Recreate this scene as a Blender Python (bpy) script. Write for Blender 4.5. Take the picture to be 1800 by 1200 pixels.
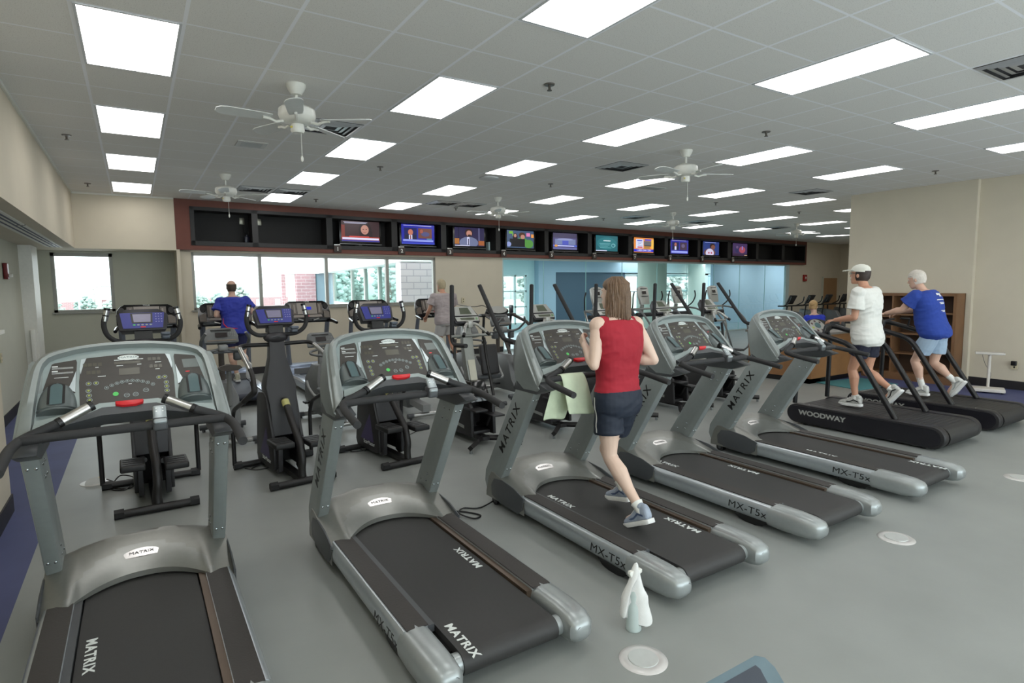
import bpy, bmesh, math, random
from mathutils import Vector, Matrix, Quaternion
from math import sin, cos, pi, radians, atan2, sqrt
random.seed(7)
for o in list(bpy.data.objects): bpy.data.objects.remove(o)
SC = bpy.context.scene
COL = SC.collection
# ---------------------------------------------------------------- camera
CAMX, CAMY, CAMZ = 0.2338, -4.7191, 1.88
YAW, PITCH, ROLL, FPX = 0.56734158, 0.09482058, -0.00952286, 1037.4613
cam = bpy.data.cameras.new('camera'); camo = bpy.data.objects.new('camera', cam); COL.objects.link(camo)
_f = Vector((sin(YAW)*cos(PITCH), cos(YAW)*cos(PITCH), -sin(PITCH)))
_r = Vector((cos(YAW), -sin(YAW), 0)); _u = _r.cross(_f)
_r2 = cos(ROLL)*_r + sin(ROLL)*_u; _u2 = -sin(ROLL)*_r + cos(ROLL)*_u
camo.matrix_world = Matrix(((_r2.x,_u2.x,-_f.x,CAMX),(_r2.y,_u2.y,-_f.y,CAMY),(_r2.z,_u2.z,-_f.z,CAMZ),(0,0,0,1)))
cam.sensor_fit = 'HORIZONTAL'; cam.sensor_width = 36; cam.lens = FPX/1800*36
cam.clip_start = 0.05; cam.clip_end = 400
SC.camera = camo
# ---------------------------------------------------------------- world, exposure
SKY = 5.0
LAMP = 5.2
w = bpy.data.worlds.new('world'); SC.world = w; w.use_nodes = True
bg = w.node_tree.nodes['Background']; bg.inputs[0].default_value = (0.93, 0.96, 1.0, 1); bg.inputs[1].default_value = SKY
SC.view_settings.view_transform = 'Standard'; SC.view_settings.look = 'None'
SC.view_settings.gamma = 1; SC.view_settings.use_curve_mapping = False
SC.view_settings.exposure = 0.17
# ---------------------------------------------------------------- materials
MATS = {}
def srgb(c):
    if isinstance(c, str):
        c = tuple(int(c[i:i+2], 16)/255 for i in (0, 2, 4))
    return tuple((x/12.92 if x <= 0.04045 else ((x+0.055)/1.055)**2.4) for x in c)
def mat(name, col, rough=0.5, metal=0.0, spec=0.5, noise=0, nscale=30, bump=0, bscale=200, coat=0, alpha=1, sheen=0, bdist=.002):
    if name in MATS: return MATS[name]
    m = bpy.data.materials.new(name); m.use_nodes = True
    nt = m.node_tree; b = nt.nodes['Principled BSDF']
    c = srgb(col)
    b.inputs['Base Color'].default_value = (*c, 1); b.inputs['Roughness'].default_value = rough
    b.inputs['Metallic'].default_value = metal; b.inputs['Specular IOR Level'].default_value = spec
    b.inputs['Coat Weight'].default_value = coat; b.inputs['Alpha'].default_value = alpha
    b.inputs['Sheen Weight'].default_value = sheen
    tc = nt.nodes.new('ShaderNodeTexCoord')
    n = nt.nodes.new('ShaderNodeTexNoise'); n.inputs['Scale'].default_value = nscale; n.inputs['Detail'].default_value = 4
    nt.links.new(tc.outputs['Object'], n.inputs['Vector'])
    r = nt.nodes.new('ShaderNodeMapRange'); k = noise if noise else 0.03
    r.inputs['From Min'].default_value = 0.3; r.inputs['From Max'].default_value = 0.7
    r.inputs['To Min'].default_value = 1-k; r.inputs['To Max'].default_value = 1+k
    nt.links.new(n.outputs['Fac'], r.inputs['Value'])
    mx = nt.nodes.new('ShaderNodeVectorMath'); mx.operation = 'SCALE'; mx.inputs[0].default_value = c
    nt.links.new(r.outputs[0], mx.inputs['Scale']); nt.links.new(mx.outputs[0], b.inputs['Base Color'])
    if bump:
        n2 = nt.nodes.new('ShaderNodeTexNoise'); n2.inputs['Scale'].default_value = bscale; n2.inputs['Detail'].default_value = 2
        nt.links.new(tc.outputs['Object'], n2.inputs['Vector'])
        bp = nt.nodes.new('ShaderNodeBump'); bp.inputs['Strength'].default_value = bump; bp.inputs['Distance'].default_value = bdist
        nt.links.new(n2.outputs['Fac'], bp.inputs['Height']); nt.links.new(bp.outputs[0], b.inputs['Normal'])
    MATS[name] = m; return m
def emis(name, col, s=1.0):
    if name in MATS: return MATS[name]
    m = bpy.data.materials.new(name); m.use_nodes = True; nt = m.node_tree
    b = nt.nodes['Principled BSDF']; c = srgb(col)
    b.inputs['Base Color'].default_value = (*[x*0.2 for x in c], 1); b.inputs['Emission Color'].default_value = (*c, 1)
    b.inputs['Emission Strength'].default_value = s; b.inputs['Roughness'].default_value = 0.3
    MATS[name] = m; return m
def glassmat(name, col, refl=0.5, base=0.03):
    m = bpy.data.materials.new(name); m.use_nodes = True; nt = m.node_tree; nt.nodes.clear()
    out = nt.nodes.new('ShaderNodeOutputMaterial'); t = nt.nodes.new('ShaderNodeBsdfTransparent'); g = nt.nodes.new('ShaderNodeBsdfGlossy')
    g.inputs['Roughness'].default_value = 0.02; t.inputs[0].default_value = (*srgb(col), 1)
    lw = nt.nodes.new('ShaderNodeLayerWeight'); lw.inputs['Blend'].default_value = 0.18*refl+0.02
    mx = nt.nodes.new('ShaderNodeMixShader'); nt.links.new(lw.outputs[0], mx.inputs[0]); nt.links.new(t.outputs[0], mx.inputs[1])
    nt.links.new(g.outputs[0], mx.inputs[2]); nt.links.new(mx.outputs[0], out.inputs[0])
    if refl == 0: nt.links.remove(mx.inputs[0].links[0]); mx.inputs[0].default_value = 0.06
    MATS[name] = m; return m
# ---------------------------------------------------------------- mesh builder
def crspline(pts, n=6):
    P = [Vector(p) for p in pts]; out = []
    if len(P) < 3: return P
    for i in range(len(P)-1):
        p0 = P[i-1] if i > 0 else 2*P[0]-P[1]; p1 = P[i]; p2 = P[i+1]; p3 = P[i+2] if i+2 < len(P) else 2*P[-1]-P[-2]
        for k in range(n):
            t = k/n; out.append(0.5*((2*p1)+(p2-p0)*t+(2*p0-5*p1+4*p2-p3)*t*t+(3*p1-p0-3*p2+p3)*t**3))
    out.append(P[-1]); return out
def bend(pts, r=0.05, n=5):
    """polyline with its corners rounded"""
    P = [Vector(p) for p in pts]; out = [P[0]]
    for i in range(1, len(P)-1):
        a, b, c = P[i-1], P[i], P[i+1]
        d1 = (a-b); d2 = (c-b); rr = min(r, d1.length*0.45, d2.length*0.45)
        s = b+d1.normalized()*rr; e = b+d2.normalized()*rr
        for k in range(n+1):
            t = k/n; out.append((1-t)**2*s+2*t*(1-t)*b+t*t*e)
    out.append(P[-1]); return out
class M:
    def __init__(s): s.V = []; s.F = []; s.I = []; s.S = []
    def add(s, vs, fs, m=0, sm=False):
        o = len(s.V); s.V += [tuple(v) for v in vs]
        for f in fs: s.F.append(tuple(i+o for i in f)); s.I.append(m); s.S.append(sm)
        return s
    def box(s, lo, hi, m=0, R=None, c=None):
        x0,y0,z0 = lo; x1,y1,z1 = hi
        vs = [Vector(v) for v in ((x0,y0,z0),(x1,y0,z0),(x1,y1,z0),(x0,y1,z0),(x0,y0,z1),(x1,y0,z1),(x1,y1,z1),(x0,y1,z1))]
        if R is not None:
            if c is None: c = (0,0,0)
            vs = [R@v+Vector(c) for v in vs]
        return s.add(vs, [(0,3,2,1),(4,5,6,7),(0,1,5,4),(1,2,6,5),(2,3,7,6),(3,0,4,7)], m)
    def rbox(s, lo, hi, r=0.01, m=0, R=None, c=None, n=3):
        """box rounded in all directions (superellipsoid-free: bevelled through bmesh)"""
        bm = bmesh.new(); bmesh.ops.create_cube(bm, size=1)
        for v in bm.verts:
            v.co = Vector((lo[0] if v.co.x < 0 else hi[0], lo[1] if v.co.y < 0 else hi[1], lo[2] if v.co.z < 0 else hi[2]))
        bmesh.ops.bevel(bm, geom=bm.edges[:], offset=r, segments=n, affect='EDGES', profile=0.5)
        bm.verts.index_update(); vs = [v.co.copy() for v in bm.verts]
        if R is not None: vs = [R@v+Vector(c or (0,0,0)) for v in vs]
        s.add(vs, [tuple(v.index for v in f.verts) for f in bm.faces], m, True); bm.free(); return s
    def loft(s, rings, m=0, caps=True, sm=True, closed=True):
        n = len(rings[0]); vs = [v for r in rings for v in r]; fs = []
        for i in range(len(rings)-1):
            for j in range(n if closed else n-1):
                k = (j+1) % n; fs.append((i*n+j, i*n+k, (i+1)*n+k, (i+1)*n+j))
        s.add(vs, fs, m, sm)
        if caps and closed:
            s.add(rings[0], [tuple(range(n))[::-1]], m); s.add(rings[-1], [tuple(range(n))], m)
        return s
    def tube(s, pts, r, seg=10, m=0, caps=True, flat=1.0, up=None):
        P = [Vector(p) for p in pts]; n = len(P); R = r if hasattr(r, '__len__') else [r]*n
        T = [(P[min(i+1, n-1)]-P[max(i-1, 0)]).normalized() for i in range(n)]
        a = Vector(up) if up else (Vector((0,0,1)) if abs(T[0].z) < 0.9 else Vector((1,0,0)))
        u = (a-T[0]*a.dot(T[0])).normalized(); rings = []
        for i in range(n):
            if i: u = (u-T[i]*u.dot(T[i])); u = u.normalized() if u.length > 1e-6 else T[i].orthogonal().normalized()
            v = T[i].cross(u)
            rings.append([P[i]+(u*cos(2*pi*k/seg)*flat+v*sin(2*pi*k/seg))*R[i] for k in range(seg)])
        return s.loft(rings, m, caps)
    def cyl(s, a, b, r, seg=16, m=0, r2=None): return s.tube([a, b], [r, r2 if r2 is not None else r], seg, m)
    def prism(s, poly, a, b, ax='x', m=0, sm=False):
        """polygon in the plane across ax, extruded from a to b"""
        def P(p, t): return {'x': (t, p[0], p[1]), 'y': (p[0], t, p[1]), 'z': (p[0], p[1], t)}[ax]
        n = len(poly); r0 = [P(p, a) for p in poly]; r1 = [P(p, b) for p in poly]
        s.add(r0+r1, [(j, (j+1) % n, n+(j+1) % n, n+j) for j in range(n)], m, sm)
        s.add(r0, [tuple(range(n))[::-1]], m); s.add(r1, [tuple(range(n))], m); return s
    def ell(s, c, r, m=0, nu=14, nv=9, R=None):
        c = Vector(c); vs = []; fs = []
        for i in range(nv+1):
            th = pi*i/nv
            for j in range(nu):
                v = Vector((r[0]*sin(th)*cos(2*pi*j/nu), r[1]*sin(th)*sin(2*pi*j/nu), r[2]*cos(th)))
                vs.append(c+(R@v if R is not None else v))
        for i in range(nv):
            for j in range(nu): k = (j+1) % nu; fs.append((i*nu+j, (i+1)*nu+j, (i+1)*nu+k, i*nu+k))
        return s.add(vs, fs, m, True)
    def lathe(s, prof, c=(0,0,0), seg=20, m=0, R=None, caps=True):
        c = Vector(c); rings = []
        for (r, z) in prof:
            rings.append([c+((R@Vector((r*cos(2*pi*k/seg), r*sin(2*pi*k/seg), z))) if R is not None else Vector((r*cos(2*pi*k/seg), r*sin(2*pi*k/seg), z))) for k in range(seg)])
        return s.loft(rings, m, caps)
    def poly(s, pts, m=0): return s.add(pts, [tuple(range(len(pts)))], m)
    def disc(s, c, u, v, ru, rv=None, m=0, seg=20):
        c, u, v = Vector(c), Vector(u), Vector(v); rv = rv or ru
        return s.poly([c+u*ru*cos(2*pi*k/seg)+v*rv*sin(2*pi*k/seg) for k in range(seg)], m)
    def build(s, name, mats, parent=None, bev=0, loc=None, sub=0):
        me = bpy.data.meshes.new(name); me.from_pydata(s.V, [], s.F)
        if not isinstance(mats, (list, tuple)): mats = [mats]
        for x in mats: me.materials.append(x)
        me.polygons.foreach_set('material_index', s.I); me.polygons.foreach_set('use_smooth', s.S)
        bm = bmesh.new(); bm.from_mesh(me)
        bmesh.ops.remove_doubles(bm, verts=bm.verts[:], dist=1e-5)
        bmesh.ops.recalc_face_normals(bm, faces=bm.faces[:])
        if bev:
            ed = [e for e in bm.edges if len(e.link_faces) == 2 and e.calc_face_angle(0) > 0.6]
            bmesh.ops.bevel(bm, geom=ed, offset=bev, segments=2, affect='EDGES', profile=0.5, clamp_overlap=True)
        bm.to_mesh(me); bm.free()
        if bev: me.polygons.foreach_set('use_smooth', [True]*len(me.polygons))
        if bev or any(s.S):
            try: me.set_sharp_from_angle(angle=radians(38))
            except Exception: pass
        o = bpy.data.objects.new(name, me); COL.objects.link(o)
        if parent is not None: o.parent = parent
        if loc is not None: o.location = loc
        if sub:
            md = o.modifiers.new('sub', 'SUBSURF'); md.levels = sub; md.render_levels = sub
        return o
TXT = {}
def text(name, s, size, mtx, m, parent=None, extrude=0.0008, xs=1.0, sp=1.0, align='CENTER', stroke=0.0):
    """flat lettering as mesh; mtx maps text x/y to the surface"""
    key = (s, size, extrude, xs, sp, align, stroke)
    if key not in TXT:
        cu = bpy.data.curves.new(name, 'FONT'); cu.body = s; cu.size = size; cu.extrude = extrude
        cu.align_x = align; cu.align_y = 'CENTER'; cu.space_character = sp; cu.offset = stroke
        to = bpy.data.objects.new('t', cu); COL.objects.link(to)
        dg = bpy.context.evaluated_depsgraph_get(); me = bpy.data.meshes.new_from_object(to.evaluated_get(dg))
        bpy.data.objects.remove(to); me.transform(Matrix.Diagonal((xs, 1, 1, 1))); me.name = name; TXT[key] = me
    me = TXT[key].copy(); me.materials.clear(); me.materials.append(m); me.transform(mtx)
    o = bpy.data.objects.new(name, me); COL.objects.link(o)
    if parent is not None: o.parent = parent
    return o
def frame_mtx(o, x, y):
    x = Vector(x).normalized(); y = Vector(y); y = (y-x*y.dot(x)).normalized(); z = x.cross(y); o = Vector(o)
    return Matrix(((x.x,y.x,z.x,o.x),(x.y,y.y,z.y,o.y),(x.z,y.z,z.z,o.z),(0,0,0,1)))
def tag(o, label=None, cat=None, group=None, kind=None):
    if label: o['label'] = label
    if cat: o['category'] = cat
    if group: o['group'] = group
    if kind: o['kind'] = kind
    return o
def thing(name, label, cat, loc=(0,0,0), rz=0, group=None):
    o = bpy.data.objects.new(name, None); COL.objects.link(o); o.location = loc; o.rotation_euler = (0,0,rz)
    o.empty_display_size = 0.1
    return tag(o, label, cat, group)
def struct(name, m, mats, **k):
    o = m.build(name, mats, **k); o['kind'] = 'structure'; return o
def dup(root, loc=None, rz=None, label=None, group=None):
    r = root.copy(); COL.objects.link(r)
    if loc is not None: r.location = loc
    if rz is not None: r.rotation_euler = (0,0,rz)
    if label: r['label'] = label
    if group: r['group'] = group
    for ch in [c for c in ALLCH(root)]:
        c = ch.copy(); COL.objects.link(c); c.parent = r
        for g in ALLCH(ch):
            d = g.copy(); COL.objects.link(d); d.parent = c
    return r
def ALLCH(o): return [c for c in bpy.data.objects if c.parent is o]
# direction helpers for the screen wall, which runs slightly askew to the ceiling grid
WS = 0.0635
def wp(s, d, z):
    """point at s metres along x on the screen wall, d metres in front of it (towards the room)"""
    return Vector((s, 8.95+WS*(s-1.03)-d, z))
WX = Vector((1, WS, 0)).normalized(); WN = Vector((WS, -1, 0)).normalized()
def wbox(mb, s0, s1, d0, d1, z0, z1, m=0):
    P = [wp(s, d, z) for z in (z0, z1) for (s, d) in ((s0,d1),(s1,d1),(s1,d0),(s0,d0))]
    mb.add(P, [(0,3,2,1),(4,5,6,7),(0,1,5,4),(1,2,6,5),(2,3,7,6),(3,0,4,7)], m); return mb
HC = 3.669   # ceiling height
CX_, CY_ = 0.61*1.0328386771, 0.61   # ceiling grid cell
# ================================================================ the room
wallm = mat('wall_paint', (.80,.765,.69), .85, noise=.02, nscale=3, bump=.08, bscale=300)
wallg = mat('wall_paint_shaded', (.74,.74,.68), .85, noise=.02, nscale=3)  # greyer copy of the wall paint, alcove shade put into the colour
white = mat('white_paint', (.88,.88,.85), .5)
basem = mat('baseboard_rubber', (.13,.12,.13), .5)
brown = mat('brown_fascia', (.42,.23,.18), .6, noise=.05, nscale=6)
blackf = mat('black_frame', (.145,.14,.14), .55)
blacki = mat('black_inside', (.085,.085,.085), .7)
alum = mat('window_frame_metal', (.60,.60,.57), .45, metal=.2)
glass = glassmat('clear_glass', (.97,.99,.99), .3)
# floor
fm = mat('rubber_floor', (.545,.558,.545), .42, spec=.45, noise=.07, nscale=1.6, bump=.12, bscale=60)
fb = mat('blue_floor', (.29,.31,.46), .6, spec=.3, noise=.08, nscale=2.5, bump=.1, bscale=60)
f = M()
f.add([(-.48,-8,0),(11.25,-8,0),(11.25,1.9,0),(29.5,1.9,0),(29.5,11.5,0),(-.48,11.5,0)], [(0,1,2,3,4,5)], 0)
struct('floor', f, [fm])
f = M(); f.add([(-1.8,-8,0),(-.48,-8,0),(-.48,11.5,0),(-1.8,11.5,0)], [(0,1,2,3)]); struct('floor', f, [fb])
f = M(); f.add([(11.25,-8,0),(13.5,-8,0),(13.5,1.9,0),(11.25,1.9,0)], [(0,1,2,3)]); struct('floor', f, [fb])
# ceiling : speckled lay-in tiles in a metal grid
cm = bpy.data.materials.new('ceiling_tile'); cm.use_nodes = True; nt = cm.node_tree; N = nt.nodes; L = nt.links; b = N['Principled BSDF']
b.inputs['Roughness'].default_value = .9
tc = N.new('ShaderNodeTexCoord'); sx = N.new('ShaderNodeSeparateXYZ'); L.new(tc.outputs['Object'], sx.inputs[0])
def mth(op, a, b_=None, c=None):
    n = N.new('ShaderNodeMath'); n.operation = op
    for i, v in enumerate((a, b_, c)):
        if v is None: continue
        if isinstance(v, (int, float)): n.inputs[i].default_value = v
        else: L.new(v, n.inputs[i])
    return n.outputs[0]
def line(out, cell, wd):
    q = mth('ABSOLUTE', mth('SUBTRACT', mth('FRACT', mth('ADD', mth('DIVIDE', out, cell), 100.5)), .5))
    return mth('LESS_THAN', q, wd/cell/2)
ln = mth('MAXIMUM', line(sx.outputs[0], CX_, .025), line(sx.outputs[1], CY_, .02))
n1 = N.new('ShaderNodeTexNoise'); n1.inputs['Scale'].default_value = 130; n1.inputs['Detail'].default_value = 3; L.new(tc.outputs['Object'], n1.inputs['Vector'])
sp = mth('GREATER_THAN', n1.outputs['Fac'], .62)
cr = N.new('ShaderNodeMix'); cr.data_type = 'RGBA'; L.new(sp, cr.inputs[0]); cr.inputs[6].default_value = (*srgb((.90,.895,.88)), 1); cr.inputs[7].default_value = (*srgb((.80,.79,.78)), 1)
mx = N.new('ShaderNodeMix'); mx.data_type = 'RGBA'; L.new(ln, mx.inputs[0]); L.new(cr.outputs[2], mx.inputs[6]); mx.inputs[7].default_value = (*srgb((.95,.955,.97)), 1)
L.new(mx.outputs[2], b.inputs['Base Color'])
bp = N.new('ShaderNodeBump'); bp.inputs['Strength'].default_value = .4; bp.inputs['Distance'].default_value = .006
L.new(mth('ADD', mth('MULTIPLY', ln, -1.0), mth('MULTIPLY', n1.outputs['Fac'], .25)), bp.inputs['Height']); L.new(bp.outputs[0], b.inputs['Normal'])
f = M(); f.box((-1.8,-8,HC),(29.5,11.5,HC+.12)); struct('ceiling', f, [cm])
# dropped soffit along the left wall and over the alcove
f = M()
f.box((-1.8,-8,2.64),(-.64,11,HC)); f.box((-.64,8.93,2.64),(1.0,11,HC))
so = struct('ceiling', f, [wallm])
f = M(); f.box((-.66,-8,HC-.03),(-.62,8.95,HC)); f.box((-.66,8.90,HC-.03),(1.0,8.93,HC)); struct('trim_1', f, [white])
# slot diffuser in the soffit
sd = mat('slot_dark', (.15,.2,.32), .5)
t = M(); t.box((-1.02,1.72,2.628),(-.79,8.55,2.639), 0)
for x in (-.97,-.90,-.85): t.box((x,1.74,2.626),(x+.028,8.5,2.6275), 1)
tag(t.build('slot_diffuser', [white, sd]), 'long white linear slot diffuser in the soffit along the left wall', 'vent')
for i, (x, y) in enumerate(((-.83,4.2),(-.84,7.6))):
    t = M(); t.disc((x,y,2.633),(1,0,0),(0,1,0),.05,.05,0); t.cyl((x,y,2.625),(x,y,2.639),.045,16,0)
    tag(t.build('recessed_sprinkler', [mat('sprinkler_cap', (.45,.44,.42), .4)]), ['small round sprinkler cover in the soffit nearer the camera','small round sprinkler cover at the far end of the soffit'][i], 'sprinkler', 'sprinkler covers in the soffit')
# left walls
f = M(); f.box((-1.8,-8,0),(-.75,1.7,2.64)); struct('wall_left', f, [wallm])
f = M(); f.box((-1.8,1.7,0),(-1.38,8.25,2.64)); struct('wall_left', f, [wallg])
f = M(); f.box((-1.8,8.25,0),(-1.2,8.95,2.64)); struct('wall_left', f, [white])
f = M(); f.box((-1.8,8.95,0),(-1.33,10,2.64)); struct('wall_left', f, [wallg])
f = M(); f.box((-.76,-8,1.52),(-.70,1.74,1.55)); struct('trim_2', f, [white])
f = M(); f.box((-.75,-8,0),(-.738,1.712,.15)); f.box((-1.38,1.70,0),(-.74,1.712,.15)); struct('baseboard_left', f, [basem])
f = M(); f.box((-1.38,1.72,0),(-1.368,8.25,.15)); f.box((-1.38,8.238,0),(-1.188,8.25,.15)); struct('baseboard_left', f, [basem])
t = M(); t.box((-1.30,8.19,0),(-1.24,8.25,1.2)); tag(t.build('conduit_cover', [white], bev=.004), 'narrow white conduit cover on the pale pier beside the alcove window', 'cover')
# near side and behind the camera
f = M(); f.box((-1.8,-8.2,0),(13.6,-8,.5)); f.box((-1.8,-8.2,3.1),(13.6,-8,HC))
for x in (-1.8,2.6,6.0,9.4,13.1): f.box((x,-8.2,.5),(x+.5,-8,3.1))
struct('wall_front', f, [wallm])
g = M()
for x in (-1.3,3.1,6.5,9.9): g.box((x,-8.11,.5),(x+3.3 if x > 0 else 2.6,-8.104,3.1))
g.build('window_pane', [glass], parent=bpy.data.objects['wall_front'])
# alcove back wall with window 1
Y1 = 9.85
f = M()
f.box((-1.4,Y1,0),(1.3,Y1+.2,1.43)); f.box((-1.4,Y1,2.6),(1.3,Y1+.2,2.7)); f.box((-1.4,Y1,1.43),(-1.1,Y1+.2,2.6)); f.box((-.1,Y1,1.43),(1.3,Y1+.2,2.6))
struct('wall_back', f, [wallg])
f = M(); f.box((1.0,8.95,0),(1.06,Y1,2.66)); struct('wall_back', f, [wallm])
def window(n, segs, fx, d0=.08):
    """fx maps (s,d,z); segs list of s boundaries"""
    pass
wf = M(); W0, W1, Z0, Z1 = -1.1, -.1, 1.43, 2.6
for (a, b_, c, d) in ((W0,W1,Z0,Z0+.05),(W0,W1,Z1-.07,Z1),(W0,W0+.06,Z0,Z1),(W1-.06,W1,Z0,Z1)): wf.box((a,Y1-.01,c),(b_,Y1+.09,d))
wf.box((W0-.03,Y1-.04,Z0-.03),(W1+.03,Y1+.02,Z0))
struct('window_1', wf, [alum])
g = M(); g.box((W0+.05,Y1+.04,Z0+.05),(W1-.05,Y1+.046,Z1-.06)); go = g.build('window_pane', [glass]); go.parent = bpy.data.objects['window_1']
# screen wall : openings between s=1.28..6.88
f = M(); D = -.10
wbox(f, 1.03, 6.93, D-.22, D, 0, 1.43); wbox(f, 1.03, 1.26, D-.22, D, 1.43, 2.66); wbox(f, 6.90, 9.03, D-.22, D, 0, 2.66); wbox(f, 1.03, 6.93, D-.22, D, 2.62, 2.68)
wbox(f, 24.25, 29.2, D-.22, D, 0, 2.66); wbox(f, 25.46, 29.2, D-.22, D, 2.66, HC)
struct('wall_back', f, [wallm])
f = M(); wbox(f, 1.03, 9.03, D, D+.012, 0, .15); wbox(f, 24.25, 27.15, D, D+.012, 0, .15); struct('baseboard_back', f, [basem])
f = M()
for (a, b_, c, d) in ((1.26,6.90,1.43,1.48),(1.26,6.90,2.55,2.62),(1.26,1.31,1.43,2.62),(6.84,6.90,1.43,2.62),(2.55,2.62,1.43,2.62),(4.01,4.08,1.43,2.62),(5.52,5.60,1.43,2.62)): wbox(f, a, b_, D-.12, D-.02, c, d)
wbox(f, 1.22, 6.94, D-.10, D+.03, 1.40, 1.43)
w2 = struct('window_2', f, [alum])
for a, b_ in ((1.3,2.56),(2.61,4.02),(4.07,5.53),(5.59,6.85)):
    g = M(); wbox(g, a, b_, D-.075, D-.069, 1.47, 2.57); g.build('window_pane', [glass], parent=w2)
# glass partition right of the pillar wall
bg_glass = glassmat('partition_glass', (.95,.985,.99), .5)
f = M(); wbox(f, 9.03, 24.25, D-.08, D, 2.6, 2.67); wbox(f, 9.03, 24.25, D-.06, D-.02, 0, .05); wbox(f, 9.03, 9.07, D-.06, D, 0, 2.6); wbox(f, 24.0, 24.25, D-.10, D, 0, 2.6)
w3 = struct('window_3', f, [mat('pale_metal', (.72,.80,.80), .4)])
edges = [9.07,10.55,12.27,13.9,15.65,17.3,18.9,20.6,22.4,24.0]
seam = mat('glass_edge', (.62,.80,.80), .3)
for a, b_ in zip(edges, edges[1:]):
    g = M(); wbox(g, a+.006, b_-.006, D-.046, D-.036, .05, 2.6); g.build('window_pane', [bg_glass], parent=w3)
    if b_ < 24: g = M(); wbox(g, b_-.008, b_+.008, D-.05, D-.032, .05, 2.6); g.build('seam', [seam], parent=w3)
# far right end : wood door and end wall
wood = mat('oak_laminate', (.50,.37,.24), .5, noise=.12, nscale=4)
f = M(); wbox(f, 27.15, 28.45, D, D+.05, 0, 2.08, 0); wbox(f, 27.08, 27.15, D, D+.07, 0, 2.14, 1); struct('door_1', f, [mat('tan_door', (.62,.48,.33), .5, noise=.05), wallg])
f = M(); f.box((28.75,1.9,0),(29.5,11.2,HC)); struct('wall_right', f, [wallm])
f = M(); f.box((12.9,-.2,0),(13.5,2.0,HC)); struct('wall_right', f, [wallm])
f = M(); f.box((13.0,-8,0),(13.6,-.2,HC)); struct('wall_right', f, [wallm])
f = M(); f.box((13.5,1.8,0),(29.5,2.0,HC)); struct('wall_front', f, [wallm])
f = M(); f.box((12.885,-.2,0),(12.9,2.015,.15)); f.box((12.985,-8,0),(13.0,-.2,.15)); struct('baseboard_right', f, [basem])
# ---------------------------------------------------------------- screen cabinet
cab = thing('display_cabinet', 'long brown and black cabinet of niches hung under the ceiling along the window wall', 'cabinet', (0,0,0))
m = M()
wbox(m, .97, 1.27, -.5, 0, 2.66, HC-.001); wbox(m, 1.27, 25.35, -.5, 0, 3.53, HC-.001); wbox(m, 1.27, 25.35, -.5, 0, 2.66, 2.75); wbox(m, 25.35, 25.46, -.5, 0, 2.66, HC-.001)
m.build('fascia', [brown], parent=cab)
m = M(); z0, z1 = 2.75, 3.53
sN = [1.35,2.44, 2.56,4.04, 4.18,5.65, 5.80,7.03, 7.18,8.75, 8.90,10.49, 10.64,12.22, 12.39,14.04, 14.23,15.86, 16.04,17.70, 17.86,19.55, 19.77,21.48, 21.65,23.40, 23.62,25.28]
wbox(m, 1.27, 25.35, -.48, .012, z0, z0+.09); wbox(m, 1.27, 25.35, -.48, .012, z1-.07, z1)
prev = 1.27
for i in range(0, 28, 2): wbox(m, prev, sN[i], -.48, .012, z0, z1); prev = sN[i+1]
wbox(m, prev, 25.35, -.48, .012, z0, z1)
m.build('black_frame', [blackf], parent=cab)
m = M(); wbox(m, 1.27, 25.35, -.5, -.45, z0, z1); m.build('niche_back', [blacki], parent=cab)
# plates in the two empty left niches
plm = mat('steel_plate', (.55,.55,.50), .35, metal=.7)
for i, (s, z, d, lb) in enumerate(((2.31,3.33,-.44,'steel outlet plate high on the right of the first empty niche'),(2.66,3.33,-.44,'steel outlet plate high on the left of the second empty niche'))):
    m = M(); wbox(m, s-.05, s+.05, d-.01, d+.01, z-.07, z+.07); o = m.build('outlet_plate', [plm], bev=.003); tag(o, lb, 'outlet', 'outlet plates in the empty niches')
m = M(); m.tube([wp(2.33,-.40,3.24), wp(2.34,-.39,3.1), wp(2.42,-.36,3.0), wp(2.41,-.36,2.93)], .006, 6)
tag(m.build('hanging_cable', [blacki]), 'thin black cable dangling from the outlet plate in the first empty niche', 'cable')
m = M(); wbox(m, 2.33, 2.43, -.36, -.29, 2.84, 2.99); wbox(m, 2.36, 2.40, -.35, -.30, 2.99, 3.03)
tag(m.build('small_black_device', [mat('dark_blue_plastic', (.10,.12,.2), .3)], bev=.008), 'small dark blue device standing in the first empty niche', 'device')
# ================================================================ televisions
def scr(parts_, s0, s1, z0, z1, d):
    """flat picture for a lit screen: list of (kind, x, y, w, h, colour) in 0..1 screen space"""
    mb = M(); mats = []; cols = []
    def ci(c):
        if c not in cols: cols.append(c); mats.append(emis('screen_%02x%02x%02x' % tuple(int(255*v) for v in c), c, .85))
        return cols.index(c)
    for k, (kd, x, y, w_, h_, c) in enumerate(parts_):
        dd = d+.0006*k; P = lambda u, v: wp(s0+(s1-s0)*min(max(u, 0), 1), dd, z0+(z1-z0)*min(max(v, 0), 1))
        if kd == 'r': mb.poly([P(x,y),P(x+w_,y),P(x+w_,y+h_),P(x,y+h_)], ci(c))
        else: mb.poly([P(x+w_*cos(2*pi*i/18), y+h_*sin(2*pi*i/18)) for i in range(18)], ci(c))
    return mb, mats
SK = (.72,.52,.46); DK = (.10,.07,.09); NB = (.12,.14,.62); WH = (.85,.85,.95)
lines = lambda x, y, w_, n, c, dy=.05: [('r', x+.02*(i % 2), y-i*dy, w_-.06*(i % 3), .022, c) for i in range(n)]
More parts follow.
